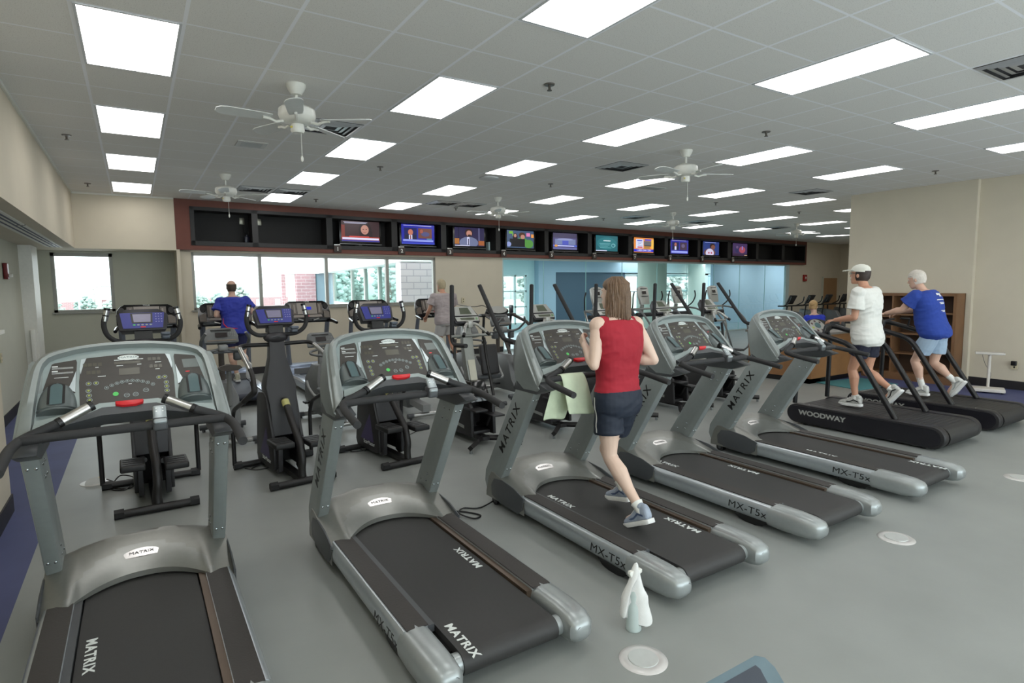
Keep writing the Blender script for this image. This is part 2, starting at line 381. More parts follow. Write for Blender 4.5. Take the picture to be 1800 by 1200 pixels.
SCR = [
 ('woman with dark hair over red and white news captions', [('r',0,0,1,1,(.20,.11,.13)),('r',0,.2,.09,.6,(.45,.16,.12)),('e',.62,.58,.17,.42,(.13,.07,.08)),('r',.47,.18,.34,.35,(.12,.06,.08)),('e',.61,.60,.105,.23,SK),('e',.57,.62,.02,.02,DK),('e',.65,.62,.02,.02,DK),('r',.57,.45,.07,.02,(.55,.2,.22)),('r',0,.09,1,.16,(.62,.22,.16)),('r',.20,.22,.52,.06,(.80,.30,.28)),('r',.02,.11,.96,.09,WH),('r',0,.02,1,.07,(.2,.2,.55))]+lines(.06,.93,.62,2,(.75,.75,.85))),
 ('bald man in a suit on a blue news screen', [('r',0,0,1,1,NB),('r',.08,.24,.38,.58,(.07,.10,.35)),('r',.10,.24,.34,.22,(.10,.10,.22)),('r',.22,.24,.10,.22,WH),('r',.255,.24,.03,.20,(.5,.1,.1)),('e',.27,.60,.075,.15,(.75,.45,.36)),('r',.50,.30,.42,.52,(.42,.25,.22)),('e',.72,.52,.13,.12,(.30,.30,.48)),('e',.60,.66,.05,.10,(.62,.32,.25)),('r',.76,.24,.16,.07,(.3,.5,.6)),('r',.04,.13,.92,.10,(.55,.6,.9)),('r',0,.0,1,.07,(.22,.28,.75))]+lines(.06,.93,.85,1,WH)),
 ('bearded man in a grey suit before blue curtains', [('r',0,0,1,1,(.16,.14,.28)),('r',.12,0,.03,1,(.10,.09,.2)),('r',.8,.3,.04,.7,(.4,.4,.55)),('r',0,.1,.15,.3,(.65,.42,.2)),('r',.8,.05,.2,.25,(.62,.36,.2)),('e',.47,.18,.32,.32,(.42,.45,.58)),('r',.41,.08,.08,.4,WH),('r',.44,.05,.03,.35,(.15,.15,.3)),('e',.47,.72,.13,.22,(.2,.13,.12)),('e',.48,.68,.095,.17,SK),('e',.49,.57,.06,.06,(.2,.13,.12)),('r',0,0,.5,.035,WH)]),
 ('two people in green behind a black laptop with bright paper notes', [('r',0,0,1,1,(.25,.33,.45)),('r',.08,.80,.14,.15,(.45,.7,.2)),('r',.2,.66,.12,.14,(.5,.72,.3)),('r',.72,.68,.14,.2,(.85,.5,.7)),('r',.9,.62,.1,.2,(.9,.6,.3)),('e',.30,.62,.09,.22,(.14,.08,.08)),('e',.30,.70,.05,.1,SK),('e',.56,.40,.2,.2,(.30,.55,.22)),('e',.56,.74,.12,.16,(.3,.18,.12)),('e',.58,.64,.08,.13,SK),('e',.80,.25,.18,.25,(.32,.56,.25)),('r',.10,.06,.56,.46,(.07,.07,.10)),('e',.06,.2,.09,.14,(.55,.6,.8))]),
 ('packed sports arena seen from above with a blue score bar', [('r',0,0,1,1,(.30,.28,.46)),('r',0,.72,1,.28,(.26,.24,.36)),('r',.08,.3,.86,.34,(.45,.50,.66)),('r',.38,.30,.26,.30,(.30,.34,.72)),('e',.5,.62,.34,.07,(.55,.58,.75)),('r',0,.18,1,.10,(.30,.4,.8)),('r',.18,.2,.7,.05,WH),('r',0,.02,1,.1,(.4,.42,.62)),('e',.12,.22,.07,.07,(.85,.6,.3))]),
 ('teal chalkboard with faint white handwriting', [('r',0,0,1,1,(.10,.38,.42)),('e',.5,.5,.45,.4,(.13,.45,.48)),('r',.34,.64,.32,.05,(.75,.88,.88)),('e',.80,.38,.10,.13,(.45,.7,.72)),('e',.79,.37,.06,.08,(.15,.42,.48)),('r',0,0,.5,.05,WH)]+lines(.16,.48,.5,4,(.5,.75,.78),.09)),
 ('orange and yellow advertisement with a telephone number on a blue bar', [('r',0,0,1,1,(.90,.55,.25)),('r',.0,.05,1,.17,(.10,.16,.80)),('r',.10,.28,.38,.62,(.85,.86,.95)),('r',.16,.76,.25,.08,(.2,.25,.75)),('r',.18,.32,.25,.07,(.8,.2,.25)),('r',.50,.48,.38,.30,(.40,.40,.42)),('r',.52,.42,.34,.08,(.25,.24,.26)),('r',.55,.80,.4,.12,(.35,.3,.75)),('r',.52,.26,.28,.18,(.68,.5,.25)),('r',.88,.26,.12,.65,(.95,.75,.3))]+lines(.18,.68,.22,4,(.45,.5,.75),.08)),
 ('second blue news picture with a suited man beside a darker inset', [('r',0,0,1,1,(.17,.17,.60)),('r',.08,.28,.38,.55,(.08,.1,.3)),('r',.13,.28,.3,.2,(.10,.1,.2)),('r',.22,.28,.1,.25,WH),('e',.27,.66,.07,.13,(.65,.4,.35)),('r',.52,.28,.40,.55,(.25,.18,.26)),('e',.7,.58,.1,.14,(.4,.35,.5)),('r',.04,.06,.92,.14,(.6,.65,.95))]+lines(.06,.94,.8,1,WH)),
 ('basketball player in a white jersey on a blue background', [('r',0,0,1,1,(.14,.22,.48)),('e',.42,.18,.36,.30,(.42,.26,.22)),('e',.42,.14,.26,.34,(.82,.80,.90)),('e',.58,.68,.17,.20,(.16,.10,.10)),('e',.62,.60,.13,.17,(.48,.30,.25)),('r',.32,.10,.08,.12,(.7,.2,.3)),('r',.48,.10,.08,.12,(.7,.2,.3)),('r',.1,.92,.7,.04,(.6,.65,.9))]),
 ('dim purple stage scene with a pink lit figure', [('r',0,0,1,1,(.24,.16,.34)),('e',.30,.55,.14,.3,(.15,.14,.32)),('e',.30,.70,.08,.12,(.4,.3,.45)),('e',.65,.5,.22,.26,(.62,.28,.35)),('r',.62,.5,.06,.3,(.5,.5,.85)),('r',0,0,1,.2,(.2,.12,.24)),('r',.8,.04,.2,.05,(.8,.7,.5))]),
]
TVS = [(4.43,5.38),(5.97,6.90),(7.51,8.45),(9.22,10.18),(10.92,11.88),(12.68,13.68),(14.44,15.44),(16.31,17.36),(18.16,19.22),(20.01,21.12)]
bez = mat('tv_bezel', (.055,.055,.06), .25); gun = mat('plaque_brown', (.24,.19,.17), .5); chm = mat('chrome', (.78,.78,.77), .28, metal=1)
silv = mat('silver_strip', (.5,.5,.5), .3, metal=.8)
NST = [4.18,5.80,7.18,8.90,10.64,12.39,14.23,16.04,17.86,19.77]
lowlab = ['first','second','third','fourth','fifth','sixth','seventh','eighth','ninth','tenth']
for i, ((a, b_), (lb, P)) in enumerate(zip(TVS, SCR)):
    cx = (a+b_)/2; hw = min((b_-a)/2, .49); z0, z1 = 2.95, 3.44
    t = thing('flat_television', 'flat television showing a '+lb if not lb.startswith(('two','packed','teal','orange','second','dim')) else 'flat television showing '+lb, 'television', wp(cx, -.2, z0-.05), 0, 'televisions in the wall niches')
    off = -wp(cx, -.2, z0-.05)
    def tr(mb): mb.V = [tuple(Vector(v)+off) for v in mb.V]; return mb
    m = M(); wbox(m, cx-hw-.05, cx+hw+.05, -.22, -.13, z0-.045, z1+.035); tr(m).build('housing', [bez], parent=t, bev=.008)
    m, ms = scr(P, cx-hw, cx+hw, z0, z1, -.128); so_ = tr(m).build('screen', ms, parent=t)
    m = M(); wbox(m, cx-hw-.05, cx+hw+.05, -.13, -.115, z0-.06, z0-.047); tr(m).build('speaker_strip', [silv], parent=t)
    m = M(); wbox(m, cx-.15, cx+.15, -.28, -.12, z0-.11, z0-.09); wbox(m, cx-.04, cx+.04, -.2, -.18, z0-.1, z0-.04); tr(m).build('stand', [bez], parent=t)
    if i == 6:
        text('lettering', '1-800-544-1391', .085, frame_mtx(wp(cx,-.115,z0+.067)+off, WX, (0,0,1)), emis('screen_white', (.95,.95,1), .9), t, 0, xs=1.35)
    if i == 5: text('lettering', 'NAPOLEON II', .05, frame_mtx(wp(cx,-.115,z0+.33)+off, WX, (0,0,1)), emis('screen_white', (.95,.95,1), .9), t, 0)
    s = NST[i]+.10
    t = thing('number_plaque', 'small brown plaque with white number %d below the %s lit television' % (i+1, lowlab[i]), 'sign', wp(s, .02, 2.74), 0, 'numbered plaques under the televisions')
    off = -wp(s, .02, 2.74)
    m = M(); wbox(m, s-.09, s+.09, .012, .045, 2.68, 2.84); tr(m).build('plate', [gun], parent=t, bev=.003)
    m = M(); wbox(m, s-.085, s+.06, .01, .05, 2.84, 2.865); tr(m).build('chrome_clip', [chm], parent=t, bev=.003)
    text('lettering', str(i+1), .12, frame_mtx(wp(s,.047,2.755)+off, WX, (0,0,1)), white, t, .001, stroke=.004)
# ================================================================ ceiling fittings
lampm = bpy.data.materials.new('lamp_diffuser'); lampm.use_nodes = True; nt = lampm.node_tree
b = nt.nodes['Principled BSDF']; b.inputs['Base Color'].default_value = (.8,.8,.8,1); b.inputs['Emission Color'].default_value = (1.0,.985,.965,1); b.inputs['Emission Strength'].default_value = LAMP
tb = mat('t_bar', (.80,.81,.82), .4)
proto = None
def ordn(n): return ['first','second','third','fourth','fifth','sixth','seventh','eighth','ninth','tenth','eleventh','twelfth','thirteenth','fourteenth'][n]
cells = []
for c in range(0, 44, 4):
    for r in (-12,-8,-4,0,4,8,12):
        x, y = (c+.5)*CX_, (r+1)*CY_
        if y < 1.9 and x > 12.7: continue
        if y > 1.9 and y < 2.6 and x > 26: continue
        if c >= 24 and r < 4: continue
        if c > 40: continue
        if r <= -8 and c > 16: continue
        cells.append((c, r, x, y))
for (c, r, x, y) in cells:
    lab = 'white lit ceiling panel, %s row from the screen wall, %s column from the left wall' % (ordn((12-r)//4), ordn(c//4))
    if proto is None:
        t = thing('ceiling_light', lab, 'ceiling light', (x,y,HC), 0, 'lit panels in the ceiling grid'); hx, hy = CX_/2-.012, CY_-.012
        m = M(); k = .018
        m.box((-hx,-hy,-.006),(hx,-hy+k,.0)); m.box((-hx,hy-k,-.006),(hx,hy,0)); m.box((-hx,-hy,-.006),(-hx+k,hy,0)); m.box((hx-k,-hy,-.006),(hx,hy,0))
        m.build('frame', [tb], parent=t)
        m = M(); m.poly([(-hx+k,-hy+k,-.004),(-hx+k,hy-k,-.004),(hx-k,hy-k,-.004),(hx-k,-hy+k,-.004)]); m.build('diffuser', [lampm], parent=t)
        proto = t
    else: dup(proto, (x,y,HC), 0, lab)
# supply vents with stamped louvres
vm = mat('vent_metal', (.78,.79,.80), .3, metal=.45); vd = mat('vent_dark', (.22,.22,.23), .7); proto = None
VT = [(3,3,'between the nearest left fan and the second light column'),(3,11,'beside the left fan near the screen wall'),(4,11,'just before the last light of the second column'),(9,11,'left of the middle fan by the screen wall'),(10,11,'directly behind the middle fan'),(10,3,'left of the large fan right of centre'),(10,-5,'at the top right edge of the photo'),(18,11,'before the screen wall near the fifth fan'),(22,11,'beyond the fifth fan'),(18,3,'near the wall corner on the right'),(28,11,'behind the farthest fan'),(36,12,'at the far right end of the ceiling')]
for c, r, lb in VT:
    x, y = (c+.5)*CX_, (r+.5)*CY_; lab = 'square grey louvred ceiling vent '+lb
    if proto is None:
        t = thing('ceiling_vent', lab, 'vent', (x,y,HC), 0, 'louvred ceiling vents')
        m = M(); m.box((-.29,-.29,-.004),(.29,.29,-.001)); m.build('backing', [vd], parent=t)
        for q, k in enumerate((.29,.23,.17,.11)):
            m = M()
            for sx_, sy_ in ((1,0),(-1,0),(0,1),(0,-1)):
                u, v = Vector((sx_,sy_,0)), Vector((-sy_,sx_,0))
                P = [u*k-v*k, u*k+v*k, u*(k-.045)+v*(k-.045), u*(k-.045)-v*(k-.045)]
                m.poly([P[0]+Vector((0,0,-.006)), P[1]+Vector((0,0,-.006)), P[2]+Vector((0,0,-.022+.004*q)), P[3]+Vector((0,0,-.022+.004*q))])
            m.build('louvre', [vm], parent=t)
        proto = t
    else: dup(proto, (x,y,HC), 0, lab)
# flat plates
for x, y, w_, h_, lb in ((1.58,3.42,.34,.32,'thin square grey access plate in the ceiling left of the second light column'),(8.5,3.35,.5,.25,'thin rectangular white plate beside the light right of centre')):
    m = M(); m.box((x-w_/2,y-h_/2,HC-.012),(x+w_/2,y+h_/2,HC), 0); m.box((x-w_/2+.05,y-h_/2+.05,HC-.014),(x+w_/2-.05,y+h_/2-.05,HC-.012), 1)
    tag(m.build('ceiling_plate', [mat('plate_grey', (.72,.72,.70), .5), mat('plate_dark', (.62,.63,.62), .5)]), lb, 'plate')
m = M(); m.lathe([(.16,0),(.16,-.02),(.13,-.03),(.02,-.032)], (5.33,3.94,HC), 24, 0); tag(m.build('ceiling_speaker', [tb]), 'round white ceiling speaker grille behind a light in the third column', 'speaker')
proto = None
for x, y, lb in ((-.32,4.01,'nearest to the left soffit'),(-.32,7.75,'in the far left ceiling corner'),(3.48,-.29,'at the top centre of the photo'),(6.68,-.27,'right of centre above the large fan'),(3.46,3.98,'right of the second light column'),(6.59,3.93,'left of the middle vent'),(6.59,7.61,'in front of the third television'),(11.27,4.1,'amid the lights right of the large fan'),(14.58,4.18,'farthest toward the right wall corner'),(11.34,-.16,'before the right hand wall'),(3.48,7.78,'above the second television'),(11.15,7.71,'close to the screen wall right of centre')):
    lab = 'small chrome ceiling sprinkler '+lb
    if proto is None:
        t = thing('sprinkler', lab, 'sprinkler', (x,y,HC), 0, 'ceiling sprinklers'); sm_ = mat('sprinkler_metal', (.42,.40,.38), .3, metal=.8)
        m = M(); m.lathe([(.001,-.012),(.045,-.01),(.05,0)], (0,0,0), 16); m.build('escutcheon', [sm_], parent=t)
        m = M(); m.cyl((0,0,-.01),(0,0,-.05),.012,8); m.lathe([(.001,-.05),(.022,-.052),(.022,-.058),(.001,-.06)], (0,0,0), 10); m.build('head', [sm_], parent=t)
        proto = t
    else: dup(proto, (x,y,HC), 0, lab)
# ceiling fans
fw = mat('fan_white', (.86,.86,.83), .35); fbm = mat('fan_blade', (.82,.83,.82), .45)
proto = None
for i, (x, y, rz, lb) in enumerate(((1.55,.87,-.58,'nearest large white ceiling fan at upper left'),(1.56,5.76,-.50,'white ceiling fan over the two empty niches'),(6.62,5.79,.4,'white ceiling fan in front of the third and fourth televisions'),(6.62,.89,-.47,'large white ceiling fan right of centre'),(11.83,5.85,.7,'small distant white ceiling fan in front of the seventh television'),(17.4,6.0,.3,'farthest white ceiling fan near the right end of the cabinet'))):
    if proto is None:
        t = thing('ceiling_fan', lb, 'fan', (x,y,HC), rz, 'white ceiling fans')
        m = M(); m.lathe([(.001,0),(.085,0),(.085,-.015),(.07,-.05),(.045,-.09),(.001,-.095)], (0,0,0), 24); m.build('canopy', [fw], parent=t)
        m = M(); m.cyl((0,0,-.08),(0,0,-.19),.014,10); m.build('downrod', [fw], parent=t)
        m = M(); m.lathe([(.001,-.17),(.05,-.175),(.13,-.20),(.155,-.22),(.16,-.27),(.15,-.30),(.11,-.335),(.05,-.345),(.001,-.345)], (0,0,0), 28); m.build('motor', [fw], parent=t)
        m = M(); m.lathe([(.001,-.34),(.055,-.345),(.06,-.40),(.05,-.42),(.001,-.425)], (0,0,0), 20)
        sh = m.build('switch_housing', [fw], parent=t)
        m = M(); m.box((-.045,-.045,-.385),(-.02,-.052,-.37)); m.build('yellow_sticker', [mat('sticker_yellow', (.8,.75,.3), .5)], parent=sh)
        for k in range(5):
            a = 2*pi*k/5; R = Matrix.Rotation(a, 3, 'Z'); Rt = R@Matrix.Rotation(radians(11), 3, 'X')
            m = M(); pl = [(.22,-.055),(.30,-.065),(.58,-.075),(.63,-.06),(.66,-.03),(.66,.03),(.63,.06),(.58,.075),(.30,.065),(.22,.055)]
            m.add([Rt@Vector((p[0],p[1],0))+Vector((0,0,-.315)) for p in pl]+[Rt@Vector((p[0],p[1],.007))+Vector((0,0,-.315)) for p in pl], [tuple(range(10))[::-1], tuple(range(10,20))]+[(j,(j+1)%10,10+(j+1)%10,10+j) for j in range(10)])
            bl = m.build('blade', [fbm], parent=t)
            m = M(); m.tube([R@Vector((.12,0,-.33)), R@Vector((.18,0,-.345)), R@Vector((.24,0,-.325)), R@Vector((.29,0,-.322))], .013, 8); m.build('blade_iron', [fw], parent=bl)
        m = M(); m.cyl((.03,0,-.42),(.03,0,-.62),.0025,6); m.ell((.03,0,-.645),(.012,.012,.028)); m.build('pull_chain', [fw], parent=t)
        proto = t
    else: dup(proto, (x,y,HC), rz, lb)
# ================================================================ beyond the glass
tealw = mat('teal_wall', (.80,.90,.91), .8); bluew = mat('blue_wall', (.66,.75,.82), .8); slate = mat('slate_blue_panel', (.31,.39,.46), .6)
ow = mat('outer_white', (.88,.93,.92), .7)
f = M(); f.add([(9.0,9.56,.002),(33,11.1,.002),(33,22,.002),(9.0,22,.002)], [(0,1,2,3)]); struct('floor', f, [mat('outer_floor', (.55,.62,.64), .3)])
f = M(); f.prism([(9.03,9.96),(29,11.25),(33,11.25),(33,22),(9.0,22)], 3.0, 3.1, 'z'); wbox(f, 9.03, 25.5, -.75, -.52, 2.70, 3.05); struct('ceiling', f, [ow])
f = M(); f.box((8.7,9.75,0),(9.0,12.55,3.1)); f.box((8.72,12.55,0),(8.95,16.2,3.1)); struct('wall_left', f, [tealw])
# back wall pieces at y=16, windows with sky behind
Yb = 16
f = M(); f.box((8.7,Yb,2.3),(14.6,Yb+.2,3.1)); f.box((14.2,Yb,0),(14.6,Yb+.2,2.3)); f.box((8.7,Yb,0),(14.2,Yb+.2,.25)); struct('wall_back', f, [tealw])
f = M(); f.box((14.6,Yb-.3,0),(15.5,Yb+.2,3.1)); f.box((15.5,Yb-.3,2.42),(21.0,Yb+.2,3.1)); struct('wall_back', f, [bluew])
f = M(); f.box((15.5,Yb-.2,0),(19.6,Yb+.1,2.42)); struct('wall_back', f, [slate])
f = M()
for z in (.25,.95,1.6,2.24): f.box((9,Yb+.02,z),(14.2,Yb+.1,z+.06))
for x in (9.0,11.2,12.4,13.6,14.14): f.box((x,Yb+.02,.25),(x+.07,Yb+.1,2.3))
struct('window_4', f, [ow])
f = M(); f.box((21.0,18,2.42),(33,18.2,3.1)); f.box((19.6,18,2.35),(33,18.2,2.45)); f.box((19.6,18,0),(33,18.2,.3)); f.box((27.5,18,.3),(28.15,18.2,2.42)); f.box((29.8,18,.3),(33,18.2,2.42)); f.box((28.1,18,.3),(29.9,18.2,.93)); struct('wall_back', f, [ow])
f = M()
for z in (.3,1.45,2.28): f.box((19.6,18.02,z),(27.5,18.1,z+.06))
for x in (19.6,20.9,22.6,24.4,26.7,27.4): f.box((x,18.02,.3),(x+.08,18.1,2.4))
for z in (.93,1.55,2.28): f.box((28.15,18.02,z),(29.8,18.1,z+.05))
for x in (28.15,29.0,29.75): f.box((x,18.02,.93),(x+.05,18.1,2.33))
struct('window_5', f, [mat('teal_frame', (.55,.72,.72), .5)])
f = M(); f.box((30.9,13.0,0),(31.2,18,3.1)); struct('wall_right', f, [bluew])
f = M(); f.box((22.9,13.4,0),(30.9,13.6,3.1)); struct('wall_right', f, [bluew])
f = M(); f.box((33,9,0),(33.2,22,3.1)); struct('wall_right', f, [bluew])
for c, r, y, lb in ((17.45,.56,12.0,'large round pale green column behind the glass partition'),(26.2,.45,17.2,'slimmer round column deeper behind the glass')):
    m = M(); m.cyl((c,y,0),(c,y,3.0),r,40); tag(m.build('round_column', [mat('column_paint', (.76,.80,.75), .7)]), lb, 'column')
for i, (x, y) in enumerate(((10.5,12),(12.5,13.5),(14,11.5),(16,13.5),(18.5,12.5),(20,15),(22.5,15.5),(24,14),(26,15.5),(28,14.5),(29.5,16),(27,17),(24.6,12.1),(27.6,12.2))):  # mostly added panels, put in to brighten this room
    t = thing('fill_light_panel', 'rectangular ceiling panel put in to brighten the room behind the glass, %s from the left' % ordn(i), 'ceiling light', (x,y,2.999), 0, 'fill light panels behind the glass')
    m = M(); m.box((-.92,-.62,-.008),(.92,.62,0)); m.build('frame', [tb], parent=t)
    m = M(); m.poly([(-.9,-.6,-.010),(-.9,.6,-.010),(.9,.6,-.010),(.9,-.6,-.010)]); m.build('diffuser', [lampm], parent=t)
# ---- outdoors
grass = mat('pale_grass', (.52,.56,.50), .9, noise=.1, nscale=.2); asph = mat('pale_asphalt', (.60,.60,.60), .9)
f = M(); f.add([(-160,10.3,-2.2),(200,10.3,-2.2),(200,300,-2.2),(-160,300,-2.2)], [(0,1,2,3)]); tag(f.build('ground', [asph]), kind='structure')
f = M(); f.add([(-160,62,-2.15),(200,62,-2.15),(200,300,-2.15),(-160,300,-2.15)], [(0,1,2,3)]); tag(f.build('ground', [grass]), kind='structure')
def brickmat(name, c1, c2, mo, sc, bw, bh):
    m = bpy.data.materials.new(name); m.use_nodes = True; nt = m.node_tree; b = nt.nodes['Principled BSDF']; b.inputs['Roughness'].default_value = .9
    tc = nt.nodes.new('ShaderNodeTexCoord'); mp = nt.nodes.new('ShaderNodeCombineXYZ'); sp_ = nt.nodes.new('ShaderNodeSeparateXYZ'); nt.links.new(tc.outputs['Object'], sp_.inputs[0])
    ad = nt.nodes.new('ShaderNodeMath'); ad.operation = 'ADD'; nt.links.new(sp_.outputs[0], ad.inputs[0]); nt.links.new(sp_.outputs[1], ad.inputs[1])
    nt.links.new(ad.outputs[0], mp.inputs[0]); nt.links.new(sp_.outputs[2], mp.inputs[1])
    t = nt.nodes.new('ShaderNodeTexBrick'); t.inputs['Scale'].default_value = sc; t.inputs['Brick Width'].default_value = bw; t.inputs['Row Height'].default_value = bh; t.inputs['Mortar Size'].default_value = .015
    t.inputs['Color1'].default_value = (*srgb(c1), 1); t.inputs['Color2'].default_value = (*srgb(c2), 1); t.inputs['Mortar'].default_value = (*srgb(mo), 1)
    nt.links.new(mp.outputs[0], t.inputs['Vector']); nt.links.new(t.outputs[0], b.inputs['Base Color']); MATS[name] = m; return m
redb = brickmat('red_brick', (.60,.47,.48), (.64,.50,.51), (.70,.64,.64), 1, .5, .18)
paleb = brickmat('pale_block', (.77,.73,.74), (.79,.75,.755), (.66,.63,.65), 1, .46, .20)
hb = mat('house_white', (.92,.92,.90), .9); trim = mat('pale_trim', (.90,.90,.88), .8); dkg = mat('dark_glazing', (.38,.47,.50), .15)
wing = thing('building_wing', 'pale brick wing of the building with a glazed corridor seen through the middle windows', 'building', (0,0,0))
m = M(); m.box((7.22,12.6,-2.2),(8.7,13.0,2.62)); m.build('block_wall', [paleb], parent=wing)
m = M(); m.prism([(7.22,12.6),(8.68,12.6),(8.68,22.2),(9.9,30.4),(7.1,30.4),(7.05,30),(9.0,30)], 2.64, 4.6, 'z'); m.build('roof_band', [trim], parent=wing)
m = M(); m.box((7.95,29.8,-2.2),(9.0,30.2,2.64)); m.build('brick_pier', [redb], parent=wing)
m = M(); m.box((7.4,31,-2.2),(7.6,31.3,2.64)); m.build('brick_pier', [redb], parent=wing)
m = M(); m.box((7.6,30.2,-2.2),(7.95,30.5,2.64)); m.build('white_pier', [trim], parent=wing)
G0, G1 = Vector((7.8,13.0,0)), Vector((9.55,28,0)); gd = (G1-G0)
for t_ in (0,.12,.3,.47,.66,1.0):
    p = G0+gd*t_; m = M(); m.box((p.x-.07,p.y-.07,-2.2),(p.x+.07,p.y+.07,2.64)); m.build('mullion', [alum], parent=wing)
m = M(); m.prism([(7.75,13.0),(7.85,13.0),(9.6,28),(9.5,28)], .95, 1.1, 'z'); m.build('transom', [trim], parent=wing)
m = M(); m.poly([(7.8,13.0,-2.2),(9.55,28,-2.2),(9.55,28,2.64),(7.8,13.0,2.64)]); m.build('corridor_glass', [glassmat('corridor_glass', (.86,.95,.94), 0.0)], parent=wing)
m = M(); m.prism([(9.0,30),(9.55,28),(9.62,28.05),(9.07,30.05)], -2.2, 2.64, 'z'); m.build('dark_glass', [dkg], parent=wing)
# houses
wd = mat('house_window', (.70,.74,.80), .3); rf = mat('pale_roof', (.86,.85,.86), .9)
for i, (x, y, w_, d_, h_, c_, lb) in enumerate(((-9,112,7,8,4.2,hb,'white house with dark windows seen through the alcove window'),(-1.5,118,6,8,4.6,hb,'pale house behind trees at the right of the alcove window'),(22,108,22,9,4.8,hb,'long two storey apartment house seen left of the brick pier'))):
    t = thing('house', lb, 'house', (x,y,-2.2), 0, None)
    m = M(); m.box((-w_/2,0,0),(w_/2,d_,h_*.5)); m.build('brick_storey', [redb], parent=t)
    m = M(); m.box((-w_/2,0,h_*.5),(w_/2,d_,h_)); m.build('wall', [c_], parent=t)
    m = M(); m.prism([(-.6,h_),(d_+.6,h_),(d_/2,h_+1.6)], -w_/2-.5, w_/2+.5, 'x'); m.build('roof', [rf], parent=t)
    n = max(2, int(w_/3))
    for k in range(n):
        for zz in (h_*.2,h_*.65):
            xx = -w_/2+w_*(k+.5)/n; m = M(); m.box((xx-.45,-.05,zz),(xx+.45,.02,zz+1.1)); m.build('window', [wd], parent=t)
# trees : a crown of many small leaf clumps on a trunk
leafs = [mat('tree_leaf_%d' % k, c, .9) for k, c in enumerate(((.58,.64,.61),(.54,.61,.58),(.63,.68,.65)))]; trunkm = mat('tree_trunk', (.55,.5,.46), .9)
def tree(x, y, h, r, li, lb, group='trees outside the windows'):
    t = thing('tree', lb, 'tree', (x,y,-2.2), 0, group)
    m = M(); m.cyl((0,0,0),(0,0,h*.6),.12*h/5,8,0,.05*h/5); m.build('trunk', [trunkm], parent=t)
    m = M(); rnd = random.Random(int(x*13+y*7))
    for k in range(240):
        a = rnd.uniform(0,2*pi); q = rnd.uniform(-1,1); rr = r*(1-max(q,0)**2*.75)*sqrt(max(0,1-q*q*.6))*rnd.uniform(.45,1)
        s_ = r*rnd.uniform(.07,.17); m.ell((rr*cos(a),rr*sin(a),h*.62+q*h*.38), (s_*1.3,s_*1.1,s_*.8), 0, 6, 4, Matrix.Rotation(rnd.uniform(0,3), 3, 'X'))
    m.build('foliage', [leafs[li]], parent=t)
TR = [(-6.9,70,3.2,1.15,0),(-4.3,74,3.3,1.15,1),(-1.9,72,3.0,1.1,2),(.5,76,3.2,1.15,0),(8.0,88,3.1,1.2,1),(10.4,90,3.3,1.3,1),(13.4,92,4.4,1.7,2),(24,95,4.0,1.8,2)]
side = ['first','second','third','fourth']
for i, (x, y, h, r, li) in enumerate(TR):
    tree(x, y, h, r, li, ('small green tree outside the alcove window, %s from the left' % side[i]) if i < 4 else ('green tree outside the window behind the runner in blue, %s from the left' % side[i-4]))
for i in range(9):
    tree(19+i*3.4, 62+6*(i % 2), 6.4+(i*37 % 5)*.35, 2.2, i % 2, 'tall green tree beyond the glazed corridor, %s from the left' % ordn(i), 'trees beyond the corridor')
for i in range(5):
    tree(51+i*6.9, 56+5*(i % 2), 7.5, 3.2, i % 3, 'pale green tree seen through the windows behind the glass partition, %s from the left' % ordn(i), 'trees behind the glass partition')
f = M(); rnd = random.Random(3)
for k in range(60): x = 12+k*1.7; f.ell((x,150+rnd.uniform(-5,5),-1+rnd.uniform(0,1)), (3.2,3,4.2+rnd.uniform(0,2)), 0, 8, 5)
for k in range(14): x = 2+k*2.2; f.ell((x,190,0), (3.2,3,5.5+rnd.uniform(0,2)), 0, 8, 5)
tag(f.build('distant_woods', [leafs[2]]), 'band of distant pale green woodland on the horizon', 'woods', kind='stuff')
t = thing('street_lamp', 'twin headed parking lot lamp seen through the alcove window', 'lamp', (-2.95,45,-2.2))
pm = mat('lamp_grey', (.62,.63,.68), .5)
m = M(); m.cyl((0,0,0),(0,0,5.35),.07,10,0,.05); m.build('pole', [pm], parent=t)
m = M(); m.cyl((-.45,0,5.35),(.45,0,5.35),.03,8); m.build('crossarm', [pm], parent=t)
for s in (-1,1): m = M(); m.rbox((s*.62-.25,-.15,5.29),(s*.62+.25,.15,5.43),.05); m.build('lamp_head', [pm], parent=t)
# ================================================================ grey treadmills in the front row
tg = mat('treadmill_grey_paint', (.535,.56,.555), .38, metal=.3, spec=.5)
tgl = mat('treadmill_light_panel', (.57,.615,.61), .4, metal=.2)
hood = mat('hood_grey', (.49,.49,.47), .34, metal=.5)
rail_s = mat('rail_silver', (.72,.745,.76), .28, metal=.7)
capg = mat('cap_grey', (.62,.64,.64), .33, metal=.5)
skirt = mat('skirt_dark', (.27,.28,.29), .45)
step = mat('step_rubber', (.20,.185,.175), .6, bump=.5, bscale=90)
belt = mat('belt_black', (.185,.182,.18), .6, noise=.05, nscale=40, bump=.2, bscale=400)
foam = mat('foam_grip', (.165,.165,.17), .75, bump=.3, bscale=300)
panel = mat('console_dark', (.23,.215,.20), .45)
black = mat('black_plastic', (.05,.05,.055), .4)
bolt = mat('bolt_steel', (.65,.67,.68), .25, metal=1)
red = mat('stop_red', (.80,.13,.16), .35); green = mat('go_green', (.30,.75,.35), .4); yel = mat('key_yellow', (.62,.66,.32), .4)
keyg = mat('key_grey', (.55,.60,.60), .4); lcd = mat('lcd_grey', (.38,.41,.40), .3); whitep = mat('white_print', (.86,.88,.87), .4)
seg = mat('unlit_segments', (.28,.27,.22), .3); lblk = mat('black_print', (.06,.06,.065), .4); swoosh = mat('pale_swoosh', (.72,.76,.77), .35, metal=.4)
